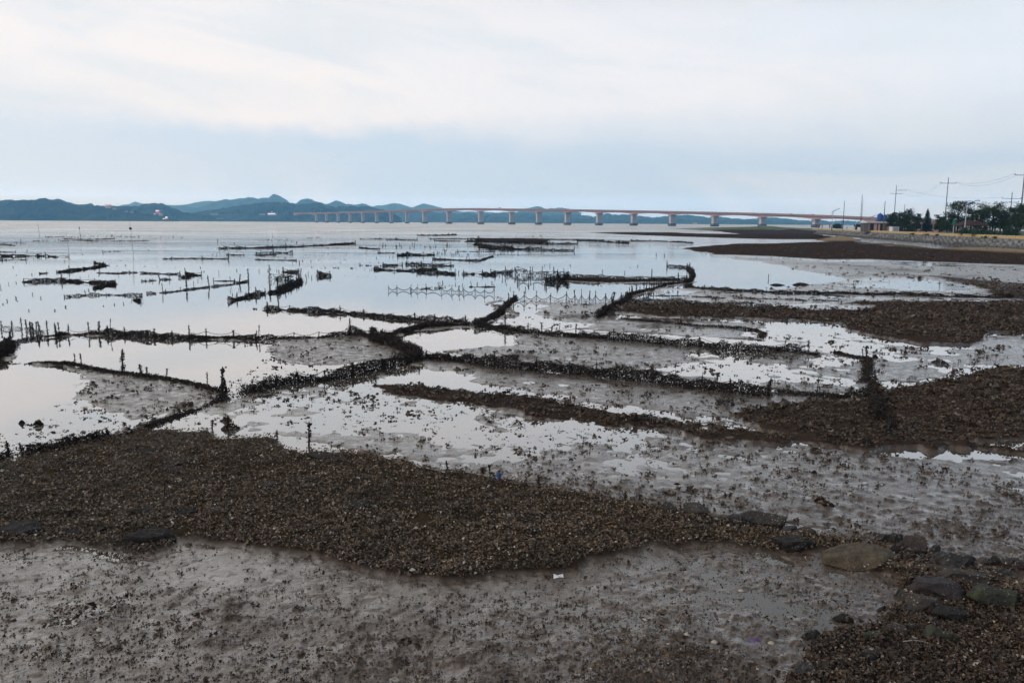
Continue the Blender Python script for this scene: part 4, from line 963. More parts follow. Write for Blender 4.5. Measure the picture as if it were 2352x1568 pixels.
for u, v, an, lb in ((1482, 1466, .6, 'thin pale straw on the mud below centre'), (2096, 1497, 0, 'thin white stick lying across the lower rock pile')):
    litter(u, v, lambda mb: mb.tube([(-.10, -.05*an*2, .02), (0, 0, .03), (.10, .05*an*2, .02)], .0045, 5), lb, 'litter', 'thin_stick', simple('bleached_stick', (.5, .48, .45), .6))
for u, v, lb in ((1578, 1475, 'pale open shell by itself on the mud, left of the rocks'), (1640, 1492, 'white shell left of the purple wrapper'), (1770, 1492, 'white shell right of the purple wrapper'), (230, 1463, 'yellowish shell on the near left mud'), (238, 1487, 'round cream shell below the yellowish one'),
   (1700+1, 1276+90, 'pale shell on the mud between the bed and tan block'), (862, 1178, 'white shell high in the shell bed')):
    def sh_(mb): mb.lathe([(.002, .02), (.018, .016), (.030, .006), (.033, 0)], n=10); mb.v = [(x, y*.75, z) for x, y, z in mb.v]
    litter(u, v, sh_, lb, 'shell', 'white_shell', simple('white_shell', (.50, .45, .36), .5, .3, 20))
# ------------------------------------------------------------------ right shore: embankment, riprap, kerb
ZR = 1.75
WA = Vector((84.5, 128.0)); WB = Vector((129.5, 338.0)); WDIR = (WB-WA).normalized(); WN = Vector((-WDIR.y, WDIR.x))   # WN points to the sea side (left)
if WN.x > 0: WN = -WN
def wp(t, off=0.0): q = WA+(WB-WA)*t+WN*off; return q        # t along the wall, off metres to seaward
M_road = simple('road_asphalt', (.10, .10, .10), .8, .2, .5); M_grass = simple('verge_grass', (.045, .06, .02), .9, .4, .8)
def seawall():
    T0, T1 = -.55, 1.0
    root = empty('sea_wall', (*wp(0), 0), 'sloping grey rough-stone sea wall below the shore road', 'sea wall'); org = Vector((*wp(0), 0))
    Lw = (WB-WA).length; n = int((T1-T0)*Lw/.22); m = 26
    tt = np.linspace(T0, T1, n)[:, None]*np.ones((1, m)); k = np.linspace(0, 1, m)[None, :]*np.ones((n, 1))
    along = tt*Lw; width = 3.6
    # leaning slabs: sheared cells with their own tilt and level
    c0 = (along+k*width*.9)/1.7; c1 = (k*width*1.2-along*.25)/.8
    jx = vnoise(along/.9, k*4, 401)*.35; c0 = c0+jx; c1 = c1+jx
    ci, cj = np.floor(c0), np.floor(c1); fx, fy = c0-ci, c1-cj
    rnd = vnoise(ci*7.31+.5, cj*3.17+.5, 91); rnd2 = vnoise(ci*5.1+.3, cj*9.7+.2, 92)
    edge = np.clip(np.minimum(np.minimum(fx, 1-fx)*1.6, np.minimum(fy, 1-fy)*.9)/.16, 0, 1)
    bump = edge*(.16+.12*rnd+.22*(fx-.5)*rnd2+.15*(fy-.5)) + .05*vnoise(along/.3, k*width/.3, 93)
    off = width*(1-k)+bump*.6; z = -.25+k*(ZR+.22)+bump*.75*(1-k**6)
    x = org.x+WDIR.x*along+WN.x*off; y = org.y+WDIR.y*along+WN.y*off
    idx = np.arange(n*m).reshape(n, m); F = np.stack([idx[:-1, :-1], idx[:-1, 1:], idx[1:, 1:], idx[1:, :-1]], -1).reshape(-1, 4)
    V = np.stack([x-org.x, y-org.y, z], -1).reshape(-1, 3)
    me = mesh('stone_face', V, F); ca = me.color_attributes.new('stone', 'FLOAT_COLOR', 'POINT')
    ca.data.foreach_set('color', np.stack([rnd*.5+.5, edge, k, np.ones_like(k)], -1).astype(np.float32).ravel())
    mt, g, b = newmat('riprap'); at = g.new('ShaderNodeAttribute'); at.attribute_name = 'stone'; s_ = g.new('ShaderNodeSeparateColor'); g.l.new(at.outputs['Color'], s_.inputs[0])
    geo = g.new('ShaderNodeNewGeometry'); nn = g.noise(geo.outputs['Position'], 2.5, 4, .6)
    c = g.mix(s_.outputs[0], (.035, .038, .04), (.36, .36, .35)); c = g.mix(g.mr(nn, .35, .7, 0, .5), c, (.10, .085, .07))
    c = g.mix(s_.outputs[1], (.03, .028, .026), c)
    lowm = g.mr(g.math('ADD', s_.outputs[2], g.math('MULTIPLY', nn, .3)), .35, .6, .75, 0); c = g.mix(lowm, c, (.035, .034, .032))   # stones darker towards the foot
    g.put(b.inputs['Base Color'], c); b.inputs['Roughness'].default_value = .8
    ob('stone_face', me, mt, root)
    cap = MB(); a, c_ = T0*Lw, T1*Lw
    def P_(al, of, z): return (WDIR.x*al+WN.x*of, WDIR.y*al+WN.y*of, z)
    cap.v = [P_(a, .28, ZR-.3), P_(a, -.6, ZR-.3), P_(c_, -.6, ZR-.3), P_(c_, .28, ZR-.3), P_(a, .28, ZR+.03), P_(a, -.6, ZR+.03), P_(c_, -.6, ZR+.03), P_(c_, .28, ZR+.03)]
    cap.f = [(0,1,2,3),(4,7,6,5),(0,4,5,1),(1,5,6,2),(2,6,7,3),(3,7,4,0)]
    cap.build('coping', simple('weathered_concrete', (.26, .25, .23), .85, .25, 1.5), root)
    # land behind
    e = MB(); pts = [wp(T0, -.6), wp(T1, -.6), wp(1.06, -6), wp(1.08, -60), wp(1.5, -400), wp(-.6, -500)]
    e.prism([tuple(p) for p in pts], -1.0, ZR-.02); prop(e.build('ground', M_grass), 'grassy ground behind the sea wall', 'ground', kind='structure')
    rd = MB(); rd.v = [(*wp(T0, -.62), ZR-.012), (*wp(T1, -.62), ZR-.012), (*wp(T1, -7), ZR-.012), (*wp(T0, -7), ZR-.012)]; rd.f = [(0, 3, 2, 1)]
    prop(rd.build('road', M_road), 'asphalt shore road behind the kerb blocks', 'road', kind='structure')
    # round tip of the bank
    tip = MB(); ring = []
    for q in range(9):
        an = q/8*math.pi*.75; dr = WN*math.cos(an)+WDIR*math.sin(an); ring.append(dr)
    for zz, rr in ((-.3, 3.8), (.5, 2.8), (1.2, 1.5), (ZR-.03, .2)):
        for dr in ring: q = wp(T1, 0)+dr*rr*random.uniform(.85, 1.15); tip.v.append((q.x, q.y, zz))
    for a_ in range(3):
        for q in range(8): tip.f.append((a_*9+q, a_*9+q+1, (a_+1)*9+q+1, (a_+1)*9+q))
    prop(tip.build('stone_bank', RM['grey']), 'rough stone bank rounding the far tip of the shore road', 'stone bank')
seawall()
def kerbs():
    Lw = (WB-WA).length; ym = simple('kerb_yellow', (.66, .42, .07), .6, .15, 2); wm_ = simple('kerb_white', (.60, .58, .52), .6, .15, 2)
    rz = math.atan2(WDIR.y, WDIR.x)
    n = int(Lw/1.9)+22; protos = None
    for i in range(n):
        q = wp((-.12*Lw+i*1.95)/Lw, -.02)
        if i == 0:
            root = empty('kerb_block', (q.x, q.y, ZR+.03), 'yellow painted concrete kerb block with a pale end along the shore road', 'kerb block', 'kerb blocks along the shore road', rz)
            a = MB().box((0, 0, .21), (1.45, .42, .42), taper=.93).build('yellow_body', ym, root); b = MB().box((.84, 0, .21), (.26, .44, .42), taper=.95).build('white_joint', wm_, root)
            c = MB().box((0, 0, .455), (1.38, .38, .07)).build('pale_top', wm_, root); protos = (root, a, b, c)
        else:
            r = protos[0].copy(); COL.objects.link(r); r.location = (q.x, q.y, ZR+.03)
            for ch in protos[1:]:
                d = ch.copy(); COL.objects.link(d); d.parent = r
kerbs()
# ------------------------------------------------------------------ poles, lamps, wires
M_conc = simple('pole_concrete', (.17, .165, .155), .8, .15, 2); M_dkmetal = simple('dark_metal', (.06, .065, .07), .5); M_blue = simple('blue_paint', (.03, .09, .42), .4)
M_whitemetal = simple('white_paint', (.55, .57, .60), .45); M_yel = simple('hazard_yellow', (.60, .42, .04), .6); M_blk = simple('hazard_black', (.02, .02, .02), .6)
def Z5(x, y): return TILE['Z'][0]+TILE['Z'][2]*x, TILE['Z'][1]+TILE['Z'][2]*y
def base_at(u, v): return G(u, v, ZR)
def pole(x, yb, xt, yt, arms, label, D=None, stripes=True, r=.17, name='utility_pole', drop=0):
    ub, vb = Z5(x, yb); ut, vt = Z5(xt, yt)
    if D is None: p = base_at(ub, vb); D = p.y
    else: p = WD(ub, vb, D); p.z = ZR-drop
    top = WD(ut, vt, D); h = top.z-p.z
    root = empty(name, p, label, 'pole', 'poles along the shore'); lean = (0, 0)
    MB().tube([(0, 0, -.1), (0, 0, h*.5), (0, 0, h)], [r, r*.8, r*.55], 10).build('shaft', M_conc, root)
    if stripes:
        for k in range(4): MB().tube([(0, 0, .25+k*.32), (0, 0, .25+k*.32+.16)], [r*1.06]*2, 10).build('stripe', M_yel if k % 2 == 0 else M_blk, root)
    out = {}
    for j, (ya, w, n, off) in enumerate(arms):
        _, va = Z5(x, ya); z = WD(ut, va, D).z-p.z
        MB().box((off, 0, z), (w, .12, .12)).build('crossarm', M_dkmetal, root)
        for k in range(n):
            xx = off-w/2+.1+(w-.2)*(k/(n-1) if n > 1 else .5)
            MB().lathe([(.05, .06), (.10, .12), (.06, .2), (.10, .28), (.04, .40)], (xx, 0, z), 8).build('insulator', M_dkmetal, root)
        out[j] = [Vector((p.x+off+s*w/2, p.y, p.z+z+.35)) for s in (-1, 1)]
    return p, h, out
pa = pole(858, 775, 897, 255, [(318, 4.2, 3, 1.9), (357, 4.6, 3, .2)], 'concrete power pole with two offset crossarms beside the tank building')
pb = pole(1437, 795, 1494, 172, [(238, 5.0, 3, .1)], 'tall concrete power pole with a single crossarm among the trees')
pc = pole(2290, 825, 2362, 60, [(145, 5.0, 3, .1)], 'nearest leaning concrete power pole at the right frame edge', r=.2)
pd_ = pole(2190, 640, 2222, 340, [(412, 5.4, 3, 0), (455, 5.0, 3, -.4)], 'distant power pole with two crossarms behind the right trees', D=230, stripes=False)
pole(281, 782, 293, 437, [], 'bare grey pole standing alone on the sea wall, left', r=.14)
pole(478, 770, 500, 368, [], 'taller bare pole of the close pair by the white box', r=.15)
pole(490, 768, 510, 408, [], 'shorter bare pole of the close pair by the white box', r=.13)
pole(745, 740, 757, 440, [], 'bare pole rising behind the blue tanks', D=240, stripes=False, r=.15)
pole(972, 740, 982, 476, [], 'slim bare pole above the trees, right of the tank building', D=260, stripes=False, r=.13)
pole(1058, 740, 1066, 504, [], 'thin bare pole, tallest of two close together above the trees', D=280, stripes=False, r=.12)
pole(1040, 740, 1044, 522, [], 'thin bare pole, shorter of two close together above the trees', D=290, stripes=False, r=.10)
pole(918, 740, 920, 548, [], 'faint thin pole tip behind the crossarm pole', D=300, stripes=False, r=.10)
def wire(a, b, sag, label, r=.022):
    mb = MB(); n = 20; pts = []
    for k in range(n+1):
        t = k/n; q = a.lerp(b, t); q.z -= sag*4*t*(1-t); pts.append(q)
    o = mb.tube(pts, r, 4).build('power_cable', M_dkmetal); prop(o, label, 'power cable', 'cables between the power poles')
wire(pa[2][0][1], pb[2][0][0], 2.4, 'upper sagging cable between the first two power poles', .02)
wire(pa[2][1][1], pb[2][0][0]+Vector((.8, 0, -.1)), 2.6, 'lower sagging cable between the first two power poles', .02)
wire(pb[2][0][1], pc[2][0][0], 1.2, 'upper cable from the middle power pole to the nearest one', .02)
wire(pb[2][0][1]+Vector((0, 0, -.15)), pc[2][0][0]+Vector((0, 0, -.6)), 1.6, 'lower cable from the middle power pole to the nearest one', .02)
wire(pa[2][0][1]+Vector((.1, 0, .1)), pd_[2][0][0], 1.5, 'long cable from the tank building pole to the distant pole', .025)
def lamp(x, yb, ytop, xt, ytip, ringy, label, D=None):
    ub, vb = Z5(x, yb); p = base_at(ub, vb) if D is None else WD(ub, vb, D); p.z = ZR; Dd = p.y
    us, vs = Z5(x, ytop); h = WD(us, vs, Dd).z-p.z; ux, vx = Z5(xt, ytip); tip = WD(ux, vx, Dd)-p
    lean0 = WD(*Z5(x, ytop), Dd).x-p.x
    root = empty('street_lamp', p, label, 'street lamp', 'blue street lamps on the shore road')
    MB().tube([(0, 0, 0), (0, 0, h*.5), (0, 0, h)], [.13, .10, .08], 10).build('post', M_whitemetal, root)
    MB().tube([(0, 0, 0), (0, 0, .9)], [.19, .16], 10).build('base_sleeve', M_dkmetal, root)
    s = 1 if tip.x > 0 else -1
    MB().tube([(-.35*s, 0, h+.1), (0, 0, h-.25), (tip.x*.3, 0, h+(tip.z-h)*.15), (tip.x*.7, 0, h+(tip.z-h)*.7), (tip.x*.86, 0, tip.z)], [.05, .13, .12, .08, .06], 8).build('arm', M_blue, root)
    hd = MB().box((tip.x, 0, tip.z), (abs(tip.x)*.34+.2, .26, .16), taper=.8).build('lamp_head', M_blue, root)
    if ringy:
        zc = WD(*Z5(x, ringy), Dd).z-p.z; rr = .42; pts = [(-.15+rr*math.cos(a*math.pi/9), .0, zc+rr*math.sin(a*math.pi/9)) for a in range(19)]
        MB().tube(pts, .045, 6, cap=False).build('ring', M_whitemetal, root)
lamp(1668, 842, 470, 1822, 434, 530, 'nearest blue-armed street lamp with a ring, right of the middle trees')
lamp(157, 778, 555, 238, 530, 582, 'blue-armed street lamp with a ring near the far road tip')
lamp(606, 700, 620, 655, 604, None, 'blue street lamp peeping over the left end of the building roof', D=255)
lamp(428, 760, 632, 456, 630, None, 'small far blue lamp left of the close pole pair', D=330)
lamp(330, 765, 684, 344, 678, None, 'tiny far street lamp, right one of a pair before the hills', D=420)
lamp(236, 765, 672, 246, 668, None, 'tiny far street lamp, left one of a pair before the hills', D=430)
for x, yb, lb in ((2, 765, 'leftmost orange marker post at the road tip'), (45, 765, 'middle orange marker post at the road tip'), (130, 768, 'rightmost orange marker post at the road tip')):
    p = base_at(*Z5(x, yb-4)); p = WD(*Z5(x, yb), 325); p.z = ZR; root = empty('marker_post', p, lb, 'marker post', 'orange marker posts')
    MB().tube([(0, 0, 0), (0, 0, 1.9)], .10, 8).build('post', M_dkmetal, root); MB().tube([(0, 0, 1.2), (0, 0, 2.1)], .24, 8).build('reflector', simple('orange', (.55, .16, .03), .5), root)
# ------------------------------------------------------------------ buildings on the shore
M_pink = simple('pink_render', (.68, .45, .37), .8, .08, 1); M_roofw = simple('roof_slab', (.78, .79, .80), .7, .08, 1); M_dark = simple('dark_opening', (.02, .02, .022), .5); M_tank = simple('tank_blue', (.02, .085, .36), .4, .1, 2)
def span(x0, x1, yb, D):
    a = WD(*Z5(x0, yb), D); b = WD(*Z5(x1, yb), D); return a.x, b.x
def toilet():
    D = 247.; x0, x1 = span(568, 850, 770, D); _, v = Z5(600, 690); zt = WD(Z5(700, 0)[0], v, D).z; h = zt-ZR; cx = (x0+x1)/2; w = x1-x0
    root = empty('tank_building', (cx, D+2, ZR), 'low pink building with a pale flat roof and blue tanks on top', 'building')
    MB().box((0, 0, h/2), (w, 4, h)).build('wall', M_pink, root)
    MB().box((0, 0, h+.22), (w+1.2, 5, .44)).build('roof', M_roofw, root)
    MB().prism([(-w/2-.9, -1.4), (-w/2-.02, -2.4), (-w/2-.02, 1), (-w/2-.9, 1)], 0, h*.98).build('side_wall', simple('grey_render', (.10, .09, .09)), root)
    for xx, ww, nm in ((-w/2+1.2, 1.1, 'doorway'), (w*.05, .9, 'doorway'), (-w*.12, .35, 'pipe')):
        MB().box((xx, -2.03, h*.47), (ww, .08, h*.9)).build(nm, M_dark if nm == 'doorway' else simple('rust', (.16, .07, .03)), root)
    MB().box((w*.20, -2.2, h*.5), (.9, .4, h*.98)).build('pilaster', simple('brown_render', (.22, .13, .07)), root)
    for k, (xa, xb, yt, yb, lb) in enumerate(((688, 750, 583, 655, 'largest blue water tank, left on the pink building roof'), (752, 800, 598, 658, 'middle blue water tank on the pink building roof'), (872, 908, 594, 660, 'right blue water tank half hidden by the pole and trees'))):
        a, b = span(xa, xb, 700, D+3); r = (b-a)/2; zb = h+ZR+.95; zt2 = WD(*Z5((xa+xb)/2, yt), D+3).z; hh = zt2-zb
        t = empty('water_tank', ((a+b)/2, D+4, zb), lb, 'water tank', 'blue water tanks')
        MB().lathe([(r, 0), (r, hh*.28), (r*1.03, hh*.30), (r, hh*.34), (r, hh*.58), (r*1.03, hh*.6), (r, hh*.64), (r*.98, hh*.82), (r*.75, hh*.94), (r*.25, hh)], n=24).build('shell', M_tank, t, smooth=False)
        MB().box((0, 0, -.26), (r*2.1, r*2.1, .5)).build('stand', M_dkmetal, t); MB().tube([(0, 0, hh-.02), (0, 0, hh+.18)], r*.25, 12).build('lid', M_tank, t)
toilet()
def longhouse():
    D = 245.; x0, x1 = span(1120, 1375, 780, D); v = Z5(0, 668)[1]; h = WD(Z5(1250, 0)[0], v, D).z-ZR; cx = (x0+x1)/2; w = x1-x0
    root = empty('pink_hall', (cx, D+4, ZR), 'long pink single-storey hall partly hidden by conifers', 'building'); MB().box((0, 0, h/2), (w, 8, h)).build('wall', M_pink, root)
    MB().box((0, 0, h+.12), (w+.8, 8.8, .24)).build('roof', M_roofw, root)
    for k in range(4): MB().box((-w/2+w*(k+.5)/4, -4.03, h*.5), (1.2, .08, 1.3)).build('window', M_dark, root)
longhouse()
def hut():
    D = 250.; x0, x1 = span(905, 1120, 780, D); v = Z5(0, 662)[1]; h = WD(Z5(1000, 0)[0], v, D).z-ZR; w = x1-x0
    root = empty('dark_shed', ((x0+x1)/2, D+6, ZR), 'dark low shed with a grey roof behind the leafy trees', 'shed'); MB().box((0, 0, h/2-.1), (w, 6, h-.2)).build('wall', simple('dark_wall', (.05, .045, .045)), root); MB().box((0, 0, h), (w+1, 7, .35)).build('roof', simple('grey_roof', (.12, .12, .13)), root)
hut()
def box_unit(xa, xb, yt, yb, D, lb):
    a, b = span(xa, xb, yb, D); h = WD(*Z5(xa, yt), D).z-ZR; w = b-a
    root = empty('white_box', ((a+b)/2, D+1, ZR), lb, 'utility box', 'white boxes by the road'); MB().box((0, 0, h*.47), (w, 2, h*.94)).build('body', M_roofw, root); MB().box((0, 0, h*.97), (w*1.05, 2.1, h*.06)).build('lid', M_whitemetal, root)
    MB().box((0, -1.02, h*.45), (w*.6, .04, h*.6)).build('door', M_whitemetal, root)
box_unit(848, 925, 730, 778, 224, 'larger white utility box beside the double-crossarm pole'); box_unit(476, 522, 738, 766, 280, 'smaller white utility box behind the close pole pair')
def pavilion(xa, xb, xr0, xr1, yroof, ytop, ybase, D, lb):
    a, b = span(xa, xb, ybase, D); ze = WD(*Z5(xa, yroof), D).z; zt = WD(*Z5(xa, ytop), D).z; cx = (a+b)/2; w = b-a
    root = empty('pavilion', (cx, D+w*.3, ZR), lb, 'pavilion', 'wooden pavilions under the trees'); e = ze-ZR; t = zt-ZR; d = w*.6; rd = w*.22
    m = MB(); m.v = [(-w/2, -d/2, e), (w/2, -d/2, e), (w/2, d/2, e), (-w/2, d/2, e), (-rd, 0, t), (rd, 0, t), (-w/2, -d/2, e-.18), (w/2, -d/2, e-.18), (w/2, d/2, e-.18), (-w/2, d/2, e-.18)]
    m.f = [(0, 1, 5, 4), (1, 2, 5), (2, 3, 4, 5), (3, 0, 4), (0, 6, 7, 1), (1, 7, 8, 2), (2, 8, 9, 3), (3, 9, 6, 0), (6, 9, 8, 7)]; m.build('roof', simple('brown_tiles', (.060, .030, .024), .8, .3, 2), root)
    for k in range(4):
        for s in (-1, 1): MB().box((-w*.42+w*.84*k/3, s*d*.4, e/2-.08), (.22, .22, e)).build('post', simple('brown_post', (.07, .04, .025)), root)
    MB().box((0, 0, .45), (w*.84, d*.8, .12)).build('floor', simple('brown_post', (.07, .04, .025)), root)
pavilion(1628, 1955, 1700, 1900, 715, 662, 820, 168, 'brown-roofed wooden pavilion under the right-hand trees'); pavilion(1950, 2160, 0, 0, 712, 684, 812, 182, 'second darker pavilion roof further right under the trees')
def sign():
    p = WD(*Z5(1543, 790), 160); p.z = ZR; root = empty('green_sign', p, 'small green sign board on a post before the trees', 'sign'); MB().tube([(0, 0, 0), (0, 0, 3.4)], .05, 8).build('post', M_whitemetal, root)
    MB().box((0, -.08, 2.7), (.6, .06, .9)).build('board', simple('sign_green', (.02, .22, .12), .5), root)
sign()
def drift(x0, y0, x1, y1, r, lb):
    c = base_at(*Z5(x0, y0)); a = WD(*Z5(x0, y0), 150); b = WD(*Z5(x1, y1), 150)
    # lies on the slope of the wall: slide each end to the stone face
    def onwall(u, v):
        for s in np.linspace(3.4, 0.2, 60):
            z = .1+(3.6-s)/3.6*ZR
            d = ray(u, v); t = (z-H)/d.z; q = Vector((d.x*t, d.y*t)); off = (q-WA).dot(WN)
            if abs(off-s) < .12: return Vector((q.x, q.y, z+.22))
        return G(u, v)
    A, B = onwall(*Z5(x0, y0)), onwall(*Z5(x1, y1)); mb = MB().tube([A-A, (B-A)*.5+Vector((0, 0, .05)), B-A], [r, r*.9, r*.6], 8)
    prop(mb.build('driftwood', simple('bleached_wood', (.50, .49, .47), .8), None, A), lb, 'driftwood')
drift(578, 912, 630, 870, .17, 'bleached white log lying up the sea wall'); drift(880, 872, 896, 852, .16, 'short pale stump caught on the sea wall stones')
# ------------------------------------------------------------------ trees
def leaf_mat(name, a, b):
    m, g, bs = newmat(name); geo = g.new('ShaderNodeNewGeometry'); g.put(bs.inputs['Base Color'], g.mix(geo.outputs['Random Per Island'], a, b)); bs.inputs['Roughness'].default_value = .7; return m
M_leaf = leaf_mat('broad_leaves', (.012, .028, .009), (.045, .088, .028)); M_needle = leaf_mat('needles', (.008, .020, .012), (.028, .055, .028)); M_bark = simple('bark', (.05, .036, .027), .9, .3, 8)
def tree(x, yb, yt, wz, D, label, kind='broad', n=1500, seed=1, name='broadleaf_tree', cat='tree', grp='trees along the shore road', drop=0.0):
    r = random.Random(seed); rg = np.random.default_rng(seed); n = int(n*2.0)
    p = WD(*Z5(x, yb), D); p.z = ZR-drop; h = WD(*Z5(x, yt), D).z-p.z; w = wz*.2012*D/FP
    root = empty(name, p, label, cat, grp)
    tr = MB(); tr.tube([(0, 0, -.2), (r.uniform(-.1, .1), 0, h*.35), (r.uniform(-.25, .25), .1, h*.6), (r.uniform(-.2, .2), 0, h*.88)], [.028*h, .021*h, .014*h, .004*h], 7)
    Cs = []
    if kind == 'cone':
        for k in range(14):
            t = k/13; z = h*(.14+.84*t); rad = w/2*(1-t)**.8*(.85+.3*r.random())+.1
            m = max(12, int(n/14*(1-t*.75)*1.6)); a = rg.uniform(0, 6.28, m); q = np.sqrt(rg.random(m))*rad*(1+.25*np.sin(a*5+k))
            Cs.append(np.stack([np.cos(a)*q, np.sin(a)*q, z-q*.30+rg.normal(0, .06*h/5, m)], -1))
            for q_ in range(3): an = r.uniform(0, 6.28); tr.tube([(0, 0, z), (math.cos(an)*rad*.8, math.sin(an)*rad*.8, z-rad*.2)], [.006*h, .003*h], 4)
        size = .22
    else:
        nb = 11 if kind == 'broad' else 7
        for k in range(nb):
            an = k*2.4+r.uniform(-.4, .4); t = (k+.5)/nb; L = w/2*(.45+.55*r.random())*(1.05-.55*abs(t-.45)); z1 = h*(.32+.66*t) if kind != 'bush' else h*(.15+.75*t)
            e = Vector((math.cos(an)*L, math.sin(an)*L*.8, z1)); b0 = Vector((0, 0, z1*.62)); tr.tube([b0, b0.lerp(e, .5)+Vector((0, 0, .1)), e], [.010*h, .007*h, .003*h], 5)
            for sub in range(4):
                c = b0.lerp(e, r.uniform(.45, 1.08))+Vector((r.gauss(0, .08*w), r.gauss(0, .08*w), r.gauss(0, .05*h))); rad = w*r.uniform(.07, .13)
                m = int(n/(nb*4)); q = rg.normal(size=(m, 3))*np.array([rad, rad, rad*.55])+np.array(c); Cs.append(q)
        size = .26
    C = np.concatenate(Cs); C[:, 2] = np.clip(C[:, 2], .1*h, h*1.0)
    V, F = flakes(C, rg.uniform(.6, 1.3, len(C))*size*(D/180), 0, .6)
    tr.build('trunk', M_bark, root); ob('crown', mesh('crown', V, F), M_needle if kind == 'cone' else M_leaf, root)
tree(1236, 780, 530, 120, 216, 'full conical conifer in front of the pink hall', 'cone', 2600, 3, 'conifer_tree')
tree(838, 775, 572, 120, 232, 'dark bushy tree between the tanks and the crossarm pole', 'broad', 1900, 4)
tree(985, 775, 532, 200, 220, 'open-branched leafy tree right of the double-crossarm pole', 'broad', 1900, 5)
tree(1122, 775, 588, 100, 214, 'slender leafy tree left of the conifer', 'broad', 1100, 6)
tree(1050, 778, 680, 150, 218, 'low dark shrub beneath the leafy trees', 'bush', 900, 7, 'shrub', 'shrub')
tree(1385, 785, 600, 120, 195, 'rounded bushy tree left of the single-crossarm pole', 'broad', 1700, 8)
tree(1590, 800, 440, 300, 175, 'large spreading tree behind the single-crossarm pole', 'broad', 2800, 9)
tree(1470, 795, 640, 150, 185, 'low bushy tree at the foot of the large spreading tree', 'broad', 1200, 10)
tree(1800, 810, 505, 260, 172, 'dense tree directly above the pavilion roof', 'broad', 2600, 11)
tree(1985, 810, 440, 300, 178, 'tallest dark tree behind the pavilions', 'broad', 3000, 12)
tree(2120, 815, 530, 220, 170, 'dark tree between the pavilions and the right edge', 'broad', 2200, 13)
tree(2260, 820, 470, 240, 165, 'dense dark tree at the right frame edge', 'broad', 2800, 14)
tree(2370, 820, 490, 220, 158, 'dark tree cut by the right frame edge', 'broad', 2000, 15)
tree(2200, 825, 720, 200, 150, 'low leafy shrub under the right edge trees', 'bush', 1500, 16, 'shrub', 'shrub')
tree(1900, 820, 765, 300, 158, 'low hedge-like shrub before the pavilion posts', 'bush', 1500, 17, 'shrub', 'shrub')
tree(1700, 815, 745, 180, 165, 'small shrub left of the pavilion', 'bush', 900, 18, 'shrub', 'shrub')
tree(220, 765, 702, 110, 420, 'far dark tree clump right of the ringed lamp at the road tip', 'bush', 700, 19, 'shrub', 'shrub')
tree(465, 765, 708, 120, 330, 'far dark bushes around the close pole pair', 'bush', 800, 20, 'shrub', 'shrub')
for k, (x, y, w_) in enumerate(((965, 822, 70), (1400, 832, 90), (1950, 862, 80), (1590, 838, 40), (160, 796, 60), (2150, 868, 40))):
    lb = ('leftmost weed tuft along the top of the sea wall below the leafy trees', 'weed tuft on the sea wall below the large spreading tree', 'widest weed tuft on the sea wall below the pavilion', 'small weed tuft beside the nearest street lamp foot', 'weed tuft at the far road tip', 'small weed tuft on the wall near the right edge')[k]
    p = base_at(*Z5(x, y-6)); m = 160; w = w_*.2*p.y/FP; C = RNG.normal(size=(m, 3))*np.array([w*.25, w*.25, .13]); C[:, 2] = np.abs(C[:, 2])
    o = WA+WDIR*((Vector((p.x, p.y))-WA).dot(WDIR))+WN*.45
    V, F = flakes(C, RNG.uniform(.08, .3, m)); t = ob('weed_tuft', mesh('weed_tuft', V, F), M_leaf, None, (o.x, o.y, ZR-.05)); prop(t, lb, 'weeds', 'weed tufts on the sea wall')
